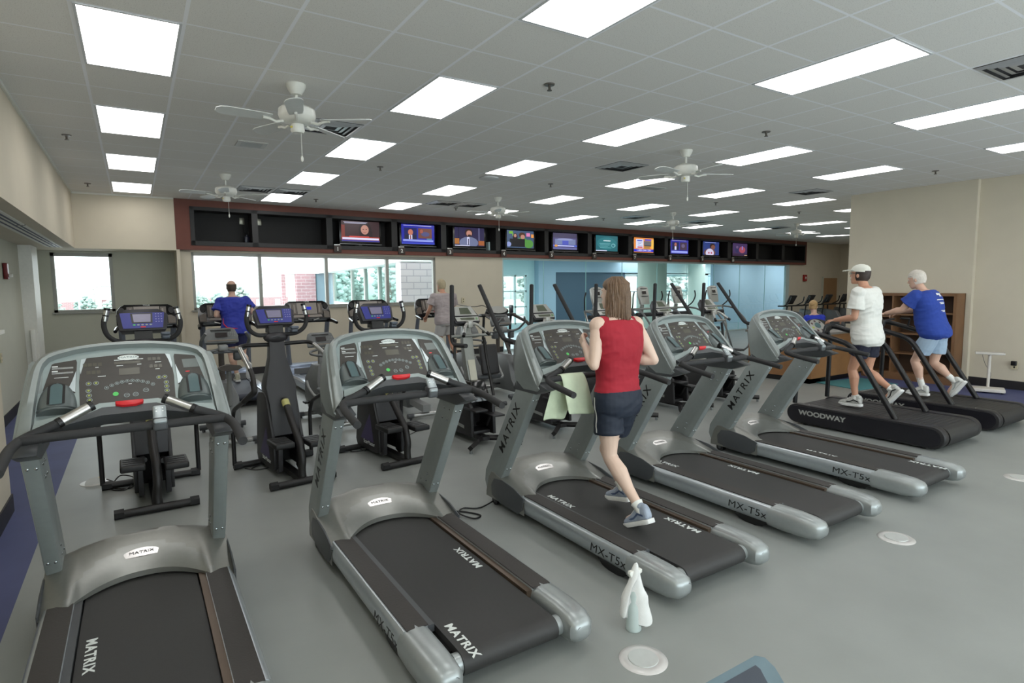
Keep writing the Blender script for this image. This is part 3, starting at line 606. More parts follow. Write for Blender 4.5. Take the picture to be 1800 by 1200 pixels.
slot_t = mat('holder_teal', (.30,.38,.39), .35); gold = mat('copper_reflection', (.62,.52,.44), .25, metal=.8)  # last tone: coppery reflection put into a strip colour
gunm = mat('gunmetal_plastic', (.40,.43,.43), .35, metal=.3)
P0 = Vector((0,-1.12,1.17)); PU = Vector((0,.665,.746)).normalized(); PN = Vector((0,-.746,.665)).normalized()
def cp(a, b, n=0): return P0+Vector((a,0,0))+PU*b+PN*n
def mirror(poly): return poly
def make_treadmill(label, loc, towel=False):
    t = thing('treadmill', label, 'treadmill', loc, 0, 'grey treadmills in the front row')
    # base
    m = M(); m.box((-.36,-2.3,.06),(.36,-.45,.14)); m.box((-.30,-.62,.03),(.30,-.50,.10)); m.build('deck_frame', [black], parent=t)
    # belt : loop over the rear roller
    prof = [(-.62,.176),(-2.36,.176)]+[(-2.37-.06*sin(k*pi/8), .118+.058*cos(k*pi/8)) for k in range(9)]+[(-2.3,.06),(-.62,.06)]
    m = M(); n = len(prof); xs = [-.272,.272]
    m.prism(prof, -.272, .272, 'x', 0, True); bl = m.build('running_belt', [belt], parent=t)
    for y, x, s_ in ((-1.55,.22,1),(-2.30,-.22,-1)):
        text('lettering', 'MATRIX', .062, frame_mtx((x,y,.1775),(0,s_*1,0),(-s_*1,0,0)), whitep, bl, .0004, xs=1.25, sp=1.15, stroke=.002)
    m = M(); m.cyl((-.305,-2.372,.118),(.305,-2.372,.118),.050,20); m.build('rear_roller', [capg], parent=t)
    for s in (-1,1):
        # side rail with bulging silver flank
        sec = [(.315,.07),(.43,.055),(.455,.085),(.468,.13),(.462,.170),(.445,.196),(.435,.200),(.315,.200)]
        m = M(); m.loft([[(s*x,y,z) for x, z in sec] for y in (-.80,-2.12)]); rl = m.build('side_rail', [rail_s], parent=t)
        if s < 0: text('lettering', 'MX-T5x', .075, frame_mtx((-.4695,-1.93,.122),(0,-1,-.0),(.15,0,1)), lblk, rl, .0006, xs=1.3, sp=1.05)
        m = M(); m.box((s*.318 if s > 0 else -.432,-2.13,.198),(.432 if s > 0 else s*.318,-.90,.206)); m.build('foot_rail', [step], parent=t)
        m = M(); m.box((min(s*.280,s*.318),-2.12,.150),(max(s*.280,s*.318),-.85,.190)); m.build('inner_strip', [mat('reflection_strip', (.40,.34,.29), .3, metal=.6) if s > 0 else skirt], parent=t)  # brown metal on the right strip paints a reflection into its colour
        # rounded end cap
        rings = []
        for k, (y, sc) in enumerate(((-2.10,1.0),(-2.2,1.03),(-2.32,1.02),(-2.42,.93),(-2.475,.74),(-2.50,.45),(-2.505,.2))):
            cx, cz = .378, .120; R = []
            for j in range(20):
                a = 2*pi*j/20; ca, sa = cos(a), sin(a)
                rx = .095*(abs(ca)**.7)*(1 if ca > 0 else -1); rz = .086*(abs(sa)**.75)*(1 if sa > 0 else -1)
                X = cx+rx*(sc if ca > 0 else min(sc+.25, 1)*.78); Z = cz+rz*sc
                R.append((s*X, y, Z))
            rings.append(R)
        m = M(); m.loft(rings); ec = m.build('end_cap', [capg], parent=t)
        m = M(); m.disc((s*.352,-2.4985,.135),(1,0,0),(0,-.18,1),.016,.016); m.cyl((s*.352,-2.49,.135),(s*.352,-2.5015,.135),.017,14); m.build('cap_hole', [black], parent=ec)
        m = M(); m.prism([(-1.78,.075),(-1.80,.04),(-1.84,.012),(-1.90,0),(-1.98,0),(-2.04,.012),(-2.08,.04),(-2.10,.075)], s*.355, s*.43, 'x'); m.build('rear_foot', [black], parent=t)
        m = M(); m.cyl((s*.39,-.47,.045),(s*.45,-.47,.045),.045,20,0); m.cyl((s*.445,-.47,.045),(s*.455,-.47,.045),.02,12,1); m.build('wheel', [black, skirt], parent=t)
        # almond shaped dark skirt at the front corner
        m = M(); m.prism([(-.46,.09),(-.60,.055),(-.86,.05),(-.93,.10),(-.955,.20),(-.80,.245),(-.62,.262),(-.50,.245),(-.45,.18)], s*.462, s*.474, 'x'); m.build('side_skirt', [skirt], parent=t, bev=.004)
        # upright
        x0, x1 = s*.385, s*.462
        m = M(); m.prism([(-.36,.10),(-.32,.18),(-.335,.28),(-.84,1.08),(-1.10,1.08),(-.62,.30),(-.56,.22),(-.60,.10)], min(x0,x1), max(x0,x1), 'x'); up = m.build('upright', [tg], parent=t, bev=.012)
        for y, z in ((-.46,.36),(-.56,.37),(-.585,.43),(-.92,1.01),(-1.0,1.01),(-.875,.93),(-.955,.93)): m = M(); m.ell((s*.384,y,z), (.006,.009,.009), 0, 8, 5); m.build('bolt', [bolt], parent=up)
        for x_, z in ((.405,.36),(.44,.36),(.405,1.0),(.44,1.0)):
            y = -.62-(z-.30)*.615; m = M(); m.ell((s*x_,y-.0,z), (.009,.006,.009), 0, 8, 5); m.build('bolt', [bolt], parent=up)
        if s < 0: text('lettering', 'MATRIX', .105, frame_mtx((-.4632,-.735,.72),(0,-.53,.85),(0,.85,.53)), lblk, up, .0006, xs=1.15, sp=1.25, stroke=.0009)
        m = M(); m.prism([(-.80,1.06),(-1.12,1.06),(-1.28,1.115),(-1.12,1.16),(-.85,1.14)], min(s*.37,s*.468), max(s*.37,s*.468), 'x'); m.build('upright_cap', [skirt], parent=t, bev=.008)
    # hood
    nx, ny = 36, 14; rings = []; V = []; F = []; I = []
    for i in range(nx+1):
        x = -.468+.936*i/nx; ax = abs(x)
        yr = -.955 if ax > .322 else -.70-.20*(ax/.322)**2.2-.0
        yf = -.30-.06*(ax/.468)**2
        for j in range(ny+1):
            v = j/ny; y = yf+(yr-yf)*v
            zt = .352-.045*(ax/.468)**3; w_ = (y-(-.30))/(-.66)
            z = .10+(zt-.10)*min(1, (v/.16)**.55) if v < .16 else zt
            q = max(0, (-.40-y)/(-.40-yr)); z -= .135*q**1.15
            V.append((x, y, z))
    for i in range(nx):
        for j in range(ny):
            a = i*(ny+1)+j; F.append((a, a+ny+1, a+ny+2, a+1)); xm = (V[a][0]+V[a+ny+2][0])/2; ym = (V[a][1]+V[a+ny+2][1])/2
            I.append(1 if (xm/.36)**2+((ym+.96)/.46)**2 < 1 else 0)
    m = M(); o = 0
    for f_, i_ in zip(F, I): pass
    m.V = V[:]; m.F = F; m.I = I; m.S = [True]*len(F)
    # skirt edges down
    def drop(idx, z):
        k = len(m.V); m.V += [(V[q][0], V[q][1], min(V[q][2], z)) for q in idx]
        for a in range(len(idx)-1): m.F.append((idx[a], idx[a+1], k+a+1, k+a)); m.I.append(0); m.S.append(False)
    drop([i*(ny+1)+ny for i in range(nx+1)], .185); drop([j for j in range(ny+1)], .06); drop([nx*(ny+1)+j for j in range(ny+1)], .06); drop([i*(ny+1) for i in range(nx+1)], .06)
    hd = m.build('motor_hood', [hood, mat('hood_grey_inner', (.51,.515,.50), .3, metal=.5)], parent=t)
    m = M(); pts = [(.085*cos(a), .055*sin(a)-.0) for a in [pi*k/10 for k in range(11)]]
    zf = lambda y: .352-.135*max(0, (-.40-y)/.30)**1.15
    B = [(x*1.15, -.585+y*.8) for x, y in pts]+[(-.085,-.602),(.085,-.602)]
    m.add([(x,y,zf(y)+.003) for x, y in B], [tuple(range(len(B)))]); bd = m.build('badge', [mat('badge_silver', (.75,.74,.73), .25, metal=.6)], parent=hd)
    text('lettering', 'MATRIX', .028, frame_mtx((0,-.574,zf(-.574)+.0048),(1,0,0),(0,1,.42)), skirt, hd, .0003, xs=1.3)
    # console : deep rounded shell
    half = [(.478,-.065),(.470,-.01),(.455,.12),(.440,.25),(.426,.36),(.408,.43),(.378,.475),(.33,.503),(.22,.527),(.11,.541),(0,.546)]
    out = [(-a, b) for a, b in half]+[(a, b) for a, b in half[::-1][1:]]
    hin = [(.400,.02),(.392,.16),(.382,.28),(.370,.38),(.356,.425),(.33,.453),(.22,.490),(.11,.505),(0,.508)]
    inn = [(-a, b) for a, b in hin]+[(a, b) for a, b in hin[::-1][1:]]
    def resamp(P, n):
        P = [Vector((a, b, 0)) for a, b in P]; d = [0]
        for i in range(1, len(P)): d.append(d[-1]+(P[i]-P[i-1]).length)
        r = []; j = 0
        for k in range(n):
            s_ = d[-1]*k/(n-1)
            while j < len(P)-2 and d[j+1] < s_: j += 1
            u = (s_-d[j])/(d[j+1]-d[j]); q = P[j].lerp(P[j+1], u); r.append((q.x, q.y))
        return r
    O, I_ = resamp(out, 41), resamp(inn, 41)
    m = M()
    mid = [((o_[0]*.86+i_[0]*.14), (o_[1]*.86+i_[1]*.14)) for o_, i_ in zip(O, I_)]
    rows = [[cp(i_[0], i_[1], .0) for i_ in I_], [cp(i_[0]*1.01, i_[1]+.004, .036) for i_ in I_], [cp(a, b, .038) for a, b in [((o_[0]+i_[0])/2, (o_[1]+i_[1])/2) for o_, i_ in zip(O, I_)]],
            [cp(a, b, .024) for a, b in mid], [cp(a, b, -.004) for a, b in O], [cp(a*.995, b-.004, -.05) for a, b in O], [cp(a*.90, .085+(b+.065)*.70, -.09) for a, b in O], [cp(a*.55, .15+(b+.065)*.45, -.11) for a, b in O]]
    m.loft(rows, 0, caps=False, closed=False)
    m.add([cp(a*.55, .15+(b+.065)*.45, -.11) for a, b in O], [tuple(range(41))], 0)
    # lower shoulders down to the uprights
    for s in (-1,1):
        prof_ = [(-1.185,1.105),(-1.15,1.082),(-1.10,1.07),(-.86,1.065),(-.845,1.12),(-.825,1.20),(-.80,1.29),(-.785,1.38),(-.79,1.47),(-.82,1.51),(-.90,1.42),(-1.03,1.27),(-1.13,1.165)]
        xo = lambda z: .476-.055*max(0, (z-1.15)/.38)**1.3-(.012 if z < 1.08 else 0)
        m.loft([[Vector((s*(.385-.02*(z-1.06)/.4),y,z)) for y, z in prof_], [Vector((s*(xo(z)-.012),y,z)) for y, z in prof_], [Vector((s*xo(z),-.96+(y+.96)*.9,1.27+(z-1.27)*.94)) for y, z in prof_]], 0)
    sh = m.build('console_shell', [tg], parent=t)
    m = M(); m.poly([cp(a, b, .001) for a, b in I_+[(.30,.042),(.17,.075),(.10,.085),(-.10,.085),(-.17,.075),(-.30,.042)]]); m.build('console_inner', [tgl], parent=t)
    m = M()
    Lp = [(-.366,.262),(-.331,.425),(-.318,.432),(-.228,.447),(-.224,.43),(-.232,.235)]
    m.poly([cp(a, b, .004) for a, b in Lp]); m.poly([cp(-a, b, .004) for a, b in Lp])
    Cp = [(-.213,.125),(-.216,.30),(-.206,.440),(-.19,.452),(0,.466),(.19,.452),(.206,.440),(.216,.30),(.213,.125)]
    m.poly([cp(a, b, .004) for a, b in Cp]); pn = m.build('display_panel', [panel], parent=t)
    for s in (-1,1):
        m = M(); m.poly([cp(s*a, b, .0055) for a, b in ((.206,.445),(.183,.452),(.196,.41),(.209,.35),(.213,.385))])
        m.poly([cp(s*a, b, .0055) for a, b in ((.228,.375),(.232,.24),(.262,.262),(.245,.31))])
        m.build('swoosh', [swoosh], parent=pn)
    m = M(); m.disc(cp(.006,.440,.006), (1,0,0), PU, .050, .018); lg = m.build('logo_badge', [whitep], parent=pn)
    text('lettering', 'MATRIX', .018, frame_mtx(cp(.006,.440,.0075), (1,0,0), PU), keyg, pn, .0003, xs=1.4)
    for a, b, n in ((-.155,.395,4),(-.15,.345,3),(.13,.41,3),(.135,.36,3)):
        m = M()
        for k in range(n): m.poly([cp(a+(k-n/2)*.022, b, .0055), cp(a+(k-n/2)*.022+.017, b, .0055), cp(a+(k-n/2)*.022+.017, b+.022, .0055), cp(a+(k-n/2)*.022, b+.022, .0055)])
        m.build('readout', [seg], parent=pn)
    m = M(); m.poly([cp(a, b, .0055) for a, b in ((-.06,.398),(.06,.398),(.06,.415),(-.06,.415))]); m.build('readout', [seg], parent=pn); m = M(); m.poly([cp(a, b, .0055) for a, b in ((-.04,.325),(.055,.325),(.055,.37),(-.04,.37))])
    m.build('readout', [seg], parent=pn)
    m = M()
    for a, b, w_ in ((-.06,.424,.045),(.035,.424,.04),(-.05,.386,.03),(.045,.388,.02),(-.145,.385,.015),(.13,.395,.03),(-.135,.325,.035),(.13,.348,.02),(.0,.262,.015)):
        m.poly([cp(a, b, .0055), cp(a+w_, b, .0055), cp(a+w_, b+.004, .0055), cp(a, b+.004, .0055)])
    for k in range(2):
        m.poly([cp(-.33, .405-.03*k, .0055), cp(-.305, .405-.03*k, .0055), cp(-.305, .412-.03*k, .0055), cp(-.33, .412-.03*k, .0055)])
        for q in range(2): m.poly([cp(-.33, .398-.03*k-.006*q, .0055), cp(-.24, .398-.03*k-.006*q, .0055), cp(-.24, .4-.03*k-.006*q, .0055), cp(-.33, .4-.03*k-.006*q, .0055)])
    m.poly([cp(-.32,.335,.0055), cp(-.26,.335,.0055), cp(-.26,.338,.0055), cp(-.32,.338,.0055)])
    m.build('print', [whitep], parent=pn)
    m = M(); m.poly([cp(a, b, .0055) for a, b in ((.268,.345),(.345,.345),(.335,.405),(.262,.405))]); m.build('info_screen', [lcd], parent=pn)
    m = M(); m.disc(cp(.285,.318,.0055), (1,0,0), PU, .012, .004, 0, 10); m.build('pulse_mark', [red], parent=pn)
    def ring(a, b, r, m): m.disc(cp(a, b, .0058), (1,0,0), PU, r, r, 0, 14); m.disc(cp(a, b, .0064), (1,0,0), PU, r*.78, r*.78, 1, 14)
    for k in range(10): m = M(); u = (k-4.5)/4.5; ring(.007+u*.105, .284-.034*u*u, .0105, m); m.disc(cp(.007+u*.105, .284-.034*u*u, .0068), (1,0,0), PU, .0045, .0045, 0, 8); m.build('key', [keyg, panel], parent=pn)
    for a, b in ((-.010,.193),(.030,.194),(.078,.215)): m = M(); ring(a, b, .0135, m); m.poly([cp(a-.008, b-.002, .0068), cp(a+.008, b-.002, .0068), cp(a+.008, b+.002, .0068), cp(a-.008, b+.002, .0068)]); m.build('key', [keyg, panel], parent=pn)
    for a, b in ((-.175,.285),(-.143,.285),(-.176,.240),(-.174,.210),(-.172,.182),(.143,.292),(.171,.292),(.176,.255),(.176,.228),(.176,.200)): m = M(); ring(a, b, .0125, m); m.disc(cp(a, b, .0072), (1,0,0), PU, .006, .006, 2, 8); m.build('key', [keyg, panel, yel], parent=pn)
    m = M(); m.disc(cp(-.059,.206,.0066), (1,0,0), PU, .013, .013); m.build('start_key', [green], parent=pn)
    # cup holders
    for s in (-1,1):
        a0 = s*.306; Rr = []
        for k in range(9):
            v = k/8; b = .115+.19*v; wd = .079*sqrt(max(0, 1-v**2.4))+.004; dp = .055*(1-v)**.6+.004
            Rr.append([cp(a0+wd*cos(pi*j/12), b, .002+dp*sin(pi*j/12)) for j in range(13)])
        m = M(); m.loft(Rr, 0, caps=False, closed=False); m.add(Rr[0], [tuple(range(13))], 0); ch = m.build('cup_holder', [gunm], parent=t)
        m = M(); Q = [(.0,.285),(.018,.278),(.026,.255),(.024,.15),(.022,.142),(-.022,.142),(-.024,.15),(-.026,.255),(-.018,.278)]
        dd = lambda b: .055*(1-(b-.115)/.19)**.6+.009
        hw_ = lambda b, k: (.025 if b < .26 else .025*sqrt(max(0, 1-((b-.26)/.03)**2)))*k
        Bs = [.142+.0147*i for i in range(8)]+[.26,.268,.276,.283,.288]
        m.loft([[cp(a0-hw_(b, 1), b, dd(b)+.0015), cp(a0+hw_(b, 1), b, dd(b)+.0015)] for b in Bs], 0, caps=False, closed=False); m.build('slot', [slot_t], parent=ch)
        m = M(); m.loft([[cp(a0-hw_(b, 1.45), b+.003, dd(b)), cp(a0+hw_(b, 1.45), b+.003, dd(b))] for b in Bs], 0, caps=False, closed=False); m.build('slot_rim', [black], parent=ch)
        m = M(); m.disc(cp(a0,.121,.03), (1,0,0), (PN+PU*.25), .081, .032, 0, 24); m.build('tray_lip', [gunm], parent=ch)
    # lower lip with dark underside and red stop
    m = M(); low = [(-.40,.02),(-.39,.07),(-.30,.088),(-.18,.115),(-.13,.14),(.13,.14),(.18,.115),(.30,.088),(.39,.07),(.40,.02),(.30,.045),(.17,.085),(.10,.095),(-.10,.095),(-.17,.085),(-.30,.045)]
    m.loft([[cp(a, b, .0) for a, b in low], [cp(a, b, .032) for a, b in low]], 0)
    m.build('console_lip', [tgl], parent=t)
    m = M(); dk = [(-.40,.02),(-.30,.045),(-.17,.088),(-.12,.112),(.12,.112),(.17,.088),(.30,.045),(.40,.02),(.38,-.005),(.25,.035),(.12,.065),(-.12,.065),(-.25,.035),(-.38,-.005)]
    m.loft([[cp(a, b, .034) for a, b in dk], [cp(a*.98, b, -.06) for a, b in dk]], 0); m.build('console_underside', [skirt], parent=t)
    m = M(); m.loft([[cp(a, b, .02) for a, b in ((-.064,.136),(.066,.136),(.062,.112),(.03,.100),(-.03,.100),(-.062,.112))], [cp(a*.95, b, .052) for a, b in ((-.064,.132),(.066,.132),(.062,.114),(.03,.104),(-.03,.104),(-.062,.114))]], 0); m.build('stop_button', [red], parent=t, bev=.003)
    # handrails
    for s in (-1,1):
        path = bend([(s*.155,-1.145,1.305),(s*.29,-1.20,1.24),(s*.43,-1.21,1.185),(s*.462,-1.32,1.165),(s*.466,-1.58,1.125)] if s else 0, .07, 6)
        m = M(); m.tube(path, .0225, 14, 0); hr = m.build('handrail', [foam], parent=t)
        a, b = Vector((s*.17,-1.152,1.298)), Vector((s*.275,-1.194,1.2475)); m = M(); m.cyl(a, b, .0245, 14, 0); m.build('pulse_grip', [chm], parent=hr)
        m = M(); m.cyl(b, b+(b-a).normalized()*.02, .0265, 14, 0); m.build('grip_collar', [black], parent=hr); m = M(); m.cyl(a, a-(b-a).normalized()*.02, .0262, 14, 0); m.build('grip_collar', [black], parent=hr)
    m = M(); m.tube(bend([(-.445,-1.235,1.18),(-.36,-1.245,1.188),(.36,-1.245,1.188),(.445,-1.235,1.18)], .05), .0225, 14, 0); cb = m.build('crossbar', [foam], parent=t)
    m = M(); m.rbox((.095,-1.295,1.165),(.16,-1.22,1.235), .012, 0); m.build('bar_mount', [skirt], parent=cb)
    R_ = Matrix.Rotation(radians(48), 3, 'X'); m = M(); m.rbox((-.03,-.055,-.012),(.03,.05,.012), .01, 0, R_, (.128,-1.262,1.245)); [m.disc(R_@Vector((px,py,.0125))+Vector((.128,-1.262,1.245)), (1,0,0), R_@Vector((0,1,0)), .004, .004, 1, 8) for px, py in ((-.014,.03),(.014,.03),(-.014,.012),(.014,.012))]; hb_ = m.build('sensor_box', [mat('sensor_silver', (.60,.63,.64), .3, metal=.3), whitep], parent=cb)
    hb_['label'] = 'silver heart rate box on the crossbar'
    return t
TL = [(.18,'grey treadmill nearest the camera at lower left, its console closest to the photo edge'),(1.69,'second grey treadmill from the left, empty, beside the running woman'),(3.20,'grey treadmill the woman in red runs on, green towel over its rail'),(4.64,'fourth grey treadmill from the left, empty, just right of the running woman'),(6.16,'grey treadmill farthest right, next to the black slat belt treadmills')]
T1 = make_treadmill(TL[0][1], (TL[0][0],0,0))
TRS = [T1]+[dup(T1, (x,0,0), 0, lb) for x, lb in TL[1:]]
for t_, (oa, ob) in zip(TRS, ((.98,.85),(0,0),(-.40,1.2),(.15,1.45),(-.72,.80))):
    for c in ALLCH(t_):
        if c.name.startswith('running_belt'):
            for g in ALLCH(c): g.location.y = oa if g.data.vertices[0].co.x > 0 else ob
# ================================================================ black steppers with blue consoles
stb = mat('stepper_black', (.135,.13,.135), .5, bump=.1, bscale=250); stc = mat('stepper_column', (.20,.20,.21), .5)
tubeb = mat('tube_black', (.105,.10,.10), .45); bluep = mat('blue_console_face', (.20,.22,.55), .4); scrg = mat('grey_screen', (.52,.50,.60), .25)
hexm = mat('hex_cap_black', (.09,.09,.095), .5); casem = mat('console_case', (.19,.185,.20), .4)
def lbl(o, s): o['label'] = s; return o
def make_stepper(label, loc, rz):
    t = thing('stair_stepper', label, 'stepper', loc, rz, 'black steppers with blue consoles')
    m = M(); m.cyl((-.29,-.5,.036),(.29,-.5,.036),.034,14); fb_ = m.build('front_bar', [tubeb], parent=t)
    for s in (-1,1): m = M(); m.cyl((s*.24,-.5,.040),(s*.31,-.5,.040),.042,6); m.build('hex_cap', [hexm], parent=fb_)
    m = M(); m.cyl((-.39,.42,.036),(.39,.42,.036),.034,14); rb_ = m.build('rear_bar', [tubeb], parent=t)
    for s in (-1,1): m = M(); m.cyl((s*.33,.42,.040),(s*.41,.42,.040),.042,6); m.build('hex_cap', [hexm], parent=rb_)
    m = M(); m.box((-.04,-.5,.02),(.04,.42,.07)); m.build('base_beam', [tubeb], parent=t)
    m = M(); pr = [(-.02,.05),(.46,.05),(.50,.12),(.40,.74),(.34,.80),(.16,.82),(.08,.78),(-.10,.34),(-.12,.08)]
    m.prism(pr, -.155, -.125, 'x', 0); m.prism(pr, .125, .155, 'x', 0); m.prism([(.30,.05),(.44,.05),(.36,.80),(.18,.80)], -.13, .13, 'x', 0)
    hs = m.build('housing', [stb], parent=t, bev=.006)
    m = M(); m.poly([(-.1575,.36,.16),(-.1575,.02,.16),(-.1575,.10,.48)]); m.build('purple_mark', [mat('purple_mark', (.24,.20,.36), .5)], parent=hs)
    text('lettering', 'StairMaster', .062, frame_mtx((-.1565,.14,.135),(0,-1,0),(0,0,1)), whitep, hs, .0005)
    for s in (-1,1):
        m = M(); m.prism([(-.18,.36),(-.08,.36),(-.02,.06),(-.10,.03),(-.16,.06)], min(s*.085,s*.125), max(s*.085,s*.125), 'x'); m.build('side_guard', [stc], parent=t, bev=.004)
    m = M(); m.loft([[(-.13,-.06,.40),(.13,-.06,.40),(.13,.14,.40),(-.13,.14,.40)],[(-.135,.02,.72),(.135,.02,.72),(.135,.24,.72),(-.135,.24,.72)],[(-.15,.06,.88),(.15,.06,.88),(.14,.28,.88),(-.14,.28,.88)],[(-.12,.09,1.02),(.12,.09,1.02),(.10,.28,1.02),(-.10,.28,1.02)],[(-.085,.12,1.16),(.085,.12,1.16),(.07,.27,1.16),(-.07,.27,1.16)],[(-.075,.14,1.34),(.075,.14,1.34),(.06,.26,1.34),(-.06,.26,1.34)]], 0, sm=False)
    cl = m.build('column', [stc], parent=t, bev=.008)
    m = M(); m.tube(crspline([(0,-.02,.76),(0,-.12,.66),(0,-.28,.52),(.01,-.40,.38),(.01,-.455,.24),(0,-.46,.14),(0,-.47,.05)], 5), .036, 12); tb_ = m.build('centre_tube', [tubeb], parent=t)
    m = M(); m.cyl((0,-.035,.745),(0,-.085,.695),.038,12); m.build('warning_label', [mat('label_yellow', (.72,.70,.45), .5)], parent=tb_)
    for s, z in ((-1,.43),(1,.40)):
        m = M(); m.rbox((min(s*.07,s*.25),-.52,z-.055),(max(s*.07,s*.25),-.22,z), .015); pd = m.build('pedal', [hexm], parent=t)
        m = M()
        for k in range(4): m.box((s*.16-.07,-.49+.065*k,z),(s*.16+.07,-.47+.065*k,z+.004))
        m.build('tread', [stb], parent=pd)
        m = M(); m.tube([(s*.07,-.25,z-.03),(s*.08,.05,z-.08)], .022, 8); m.build('lever', [tubeb], parent=pd)
    for s in (-1,1):
        P = bend([(s*.06,.20,1.30),(s*.36,.18,1.31),(s*.40,-.44,1.10),(s*.40,-.50,.95),(s*.40,.34,.64),(s*.40,.42,.50),(s*.40,.42,.05)], .09, 6)
        m = M(); m.tube(P, .021, 12); hr = m.build('handrail', [tubeb], parent=t)
        m = M(); a, b = Vector((s*.366,.10,1.283)), Vector((s*.396,-.36,1.127)); m.cyl(a, b, .0225, 12); m.build('chrome_section', [chm], parent=hr)
        m = M(); m.tube(bend([(s*.40,-.44,1.03),(s*.40,-.50,.95),(s*.40,-.1,.80)], .07, 4), .027, 12); m.build('foam_section', [foam], parent=hr)
        P = crspline([(s*.08,.17,1.40),(s*.19,.13,1.41),(s*.27,.10,1.47),(s*.295,.09,1.57),(s*.27,.09,1.68)], 5)
        m = M(); m.tube(P, .021, 12); ub = m.build('upper_handle', [foam], parent=t)
        m = M(); m.cyl((s*.288,.09,1.60),(s*.266,.09,1.70),.0225,12); m.build('pulse_grip', [chm], parent=ub)
        m = M(); m.cyl((s*.266,.09,1.695),(s*.262,.09,1.715),.0235,12); m.build('grip_band', [black], parent=ub); m = M(); m.cyl((s*.279,.09,1.643),(s*.276,.09,1.655),.0237,12); m.build('grip_band', [black], parent=ub)
    m = M(); m.ell((0,.17,1.375),(.125,.06,.062)); hub = m.build('hub', [casem], parent=t)
    m = M(); m.add([(-.05,.1135,1.375),(.0,.110,1.392),(.05,.113,1.385),(.01,.110,1.378),(.04,.113,1.37),(-.02,.112,1.362)], [(0,1,2,3,4,5)]); m.build('wing_mark', [black], parent=hub)
    R_ = Matrix.Rotation(radians(-28), 3, 'X'); c = (0,.20,1.585)
    def q(x, y, z): return R_@Vector((x,y,z))+Vector(c)
    m = M(); m.loft([[q(x*1.0,-.02,z) for x, z in ((-.185,-.10),(.185,-.10),(.205,.06),(.13,.115),(-.13,.115),(-.205,.06))], [q(x*.9,.09,z*.9) for x, z in ((-.185,-.10),(.185,-.10),(.205,.06),(.13,.115),(-.13,.115),(-.205,.06))]], 0, sm=False)
    cs = m.build('console', [casem], parent=t, bev=.008)
    m = M(); m.poly([q(x,-.031,z) for x, z in ((-.155,-.085),(.155,-.085),(.175,.07),(-.175,.07))]); m.build('blue_face', [bluep], parent=cs)
    m = M(); m.poly([q(x,-.033,z) for x, z in ((-.085,-.035),(.075,-.035),(.08,.066),(-.095,.066))]); m.build('screen_bezel', [casem], parent=cs)
    m = M(); m.poly([q(x,-.034,z) for x, z in ((-.07,-.025),(.06,-.025),(.065,.055),(-.078,.055))]); m.build('screen', [scrg], parent=cs)
    m = M()
    for i in range(3):
        for j in range(4): m.poly([q(.105+.022*i+dx,-.033,.055-.026*j+dz) for dx, dz in ((-.005,-.004),(.005,-.004),(.005,.004),(-.005,.004))])
    m.build('keypad', [mat('key_lilac', (.55,.56,.75), .4)], parent=cs)
    for k, c_ in enumerate((green, keyg, keyg, keyg, keyg)): m = M(); m.disc(q(-.068+.032*k,-.0335,-.052), (1,0,0), R_@Vector((0,0,1)), .011, .007, 0, 10); m.build('key', [c_], parent=cs)
    m = M(); m.poly([q(x,-.034,z) for x, z in ((-.02,-.08),(.02,-.08),(.02,-.068),(-.02,-.068))]); m.build('stop_key', [red], parent=cs)
    m = M(); m.prism([(.14,1.42),(.28,1.42),(.27,1.50),(.16,1.50)], -.07, .07, 'x'); m.build('console_neck', [black], parent=t)
    m = M(); m.rbox((.135,.09,1.42),(.205,.17,1.46), .012); m.rbox((.13,.07,1.455),(.21,.14,1.485), .012); m.build('heart_rate_box', [mat('box_grey_dark', (.33,.36,.40), .35)], parent=t)
    return t
ST = [((.29,1.48,0),.02,'black stepper with a blue console directly behind the nearest treadmill'),((1.45,1.5,0),.10,'black stepper with a blue console in the gap left of the second treadmill'),((2.53,1.5,0),.10,'black stepper with a blue console directly behind the second treadmill')]
S1 = make_stepper(ST[0][2], ST[0][0], ST[0][1])
for lc, rz, lb in ST[1:]: dup(S1, lc, rz, lb)
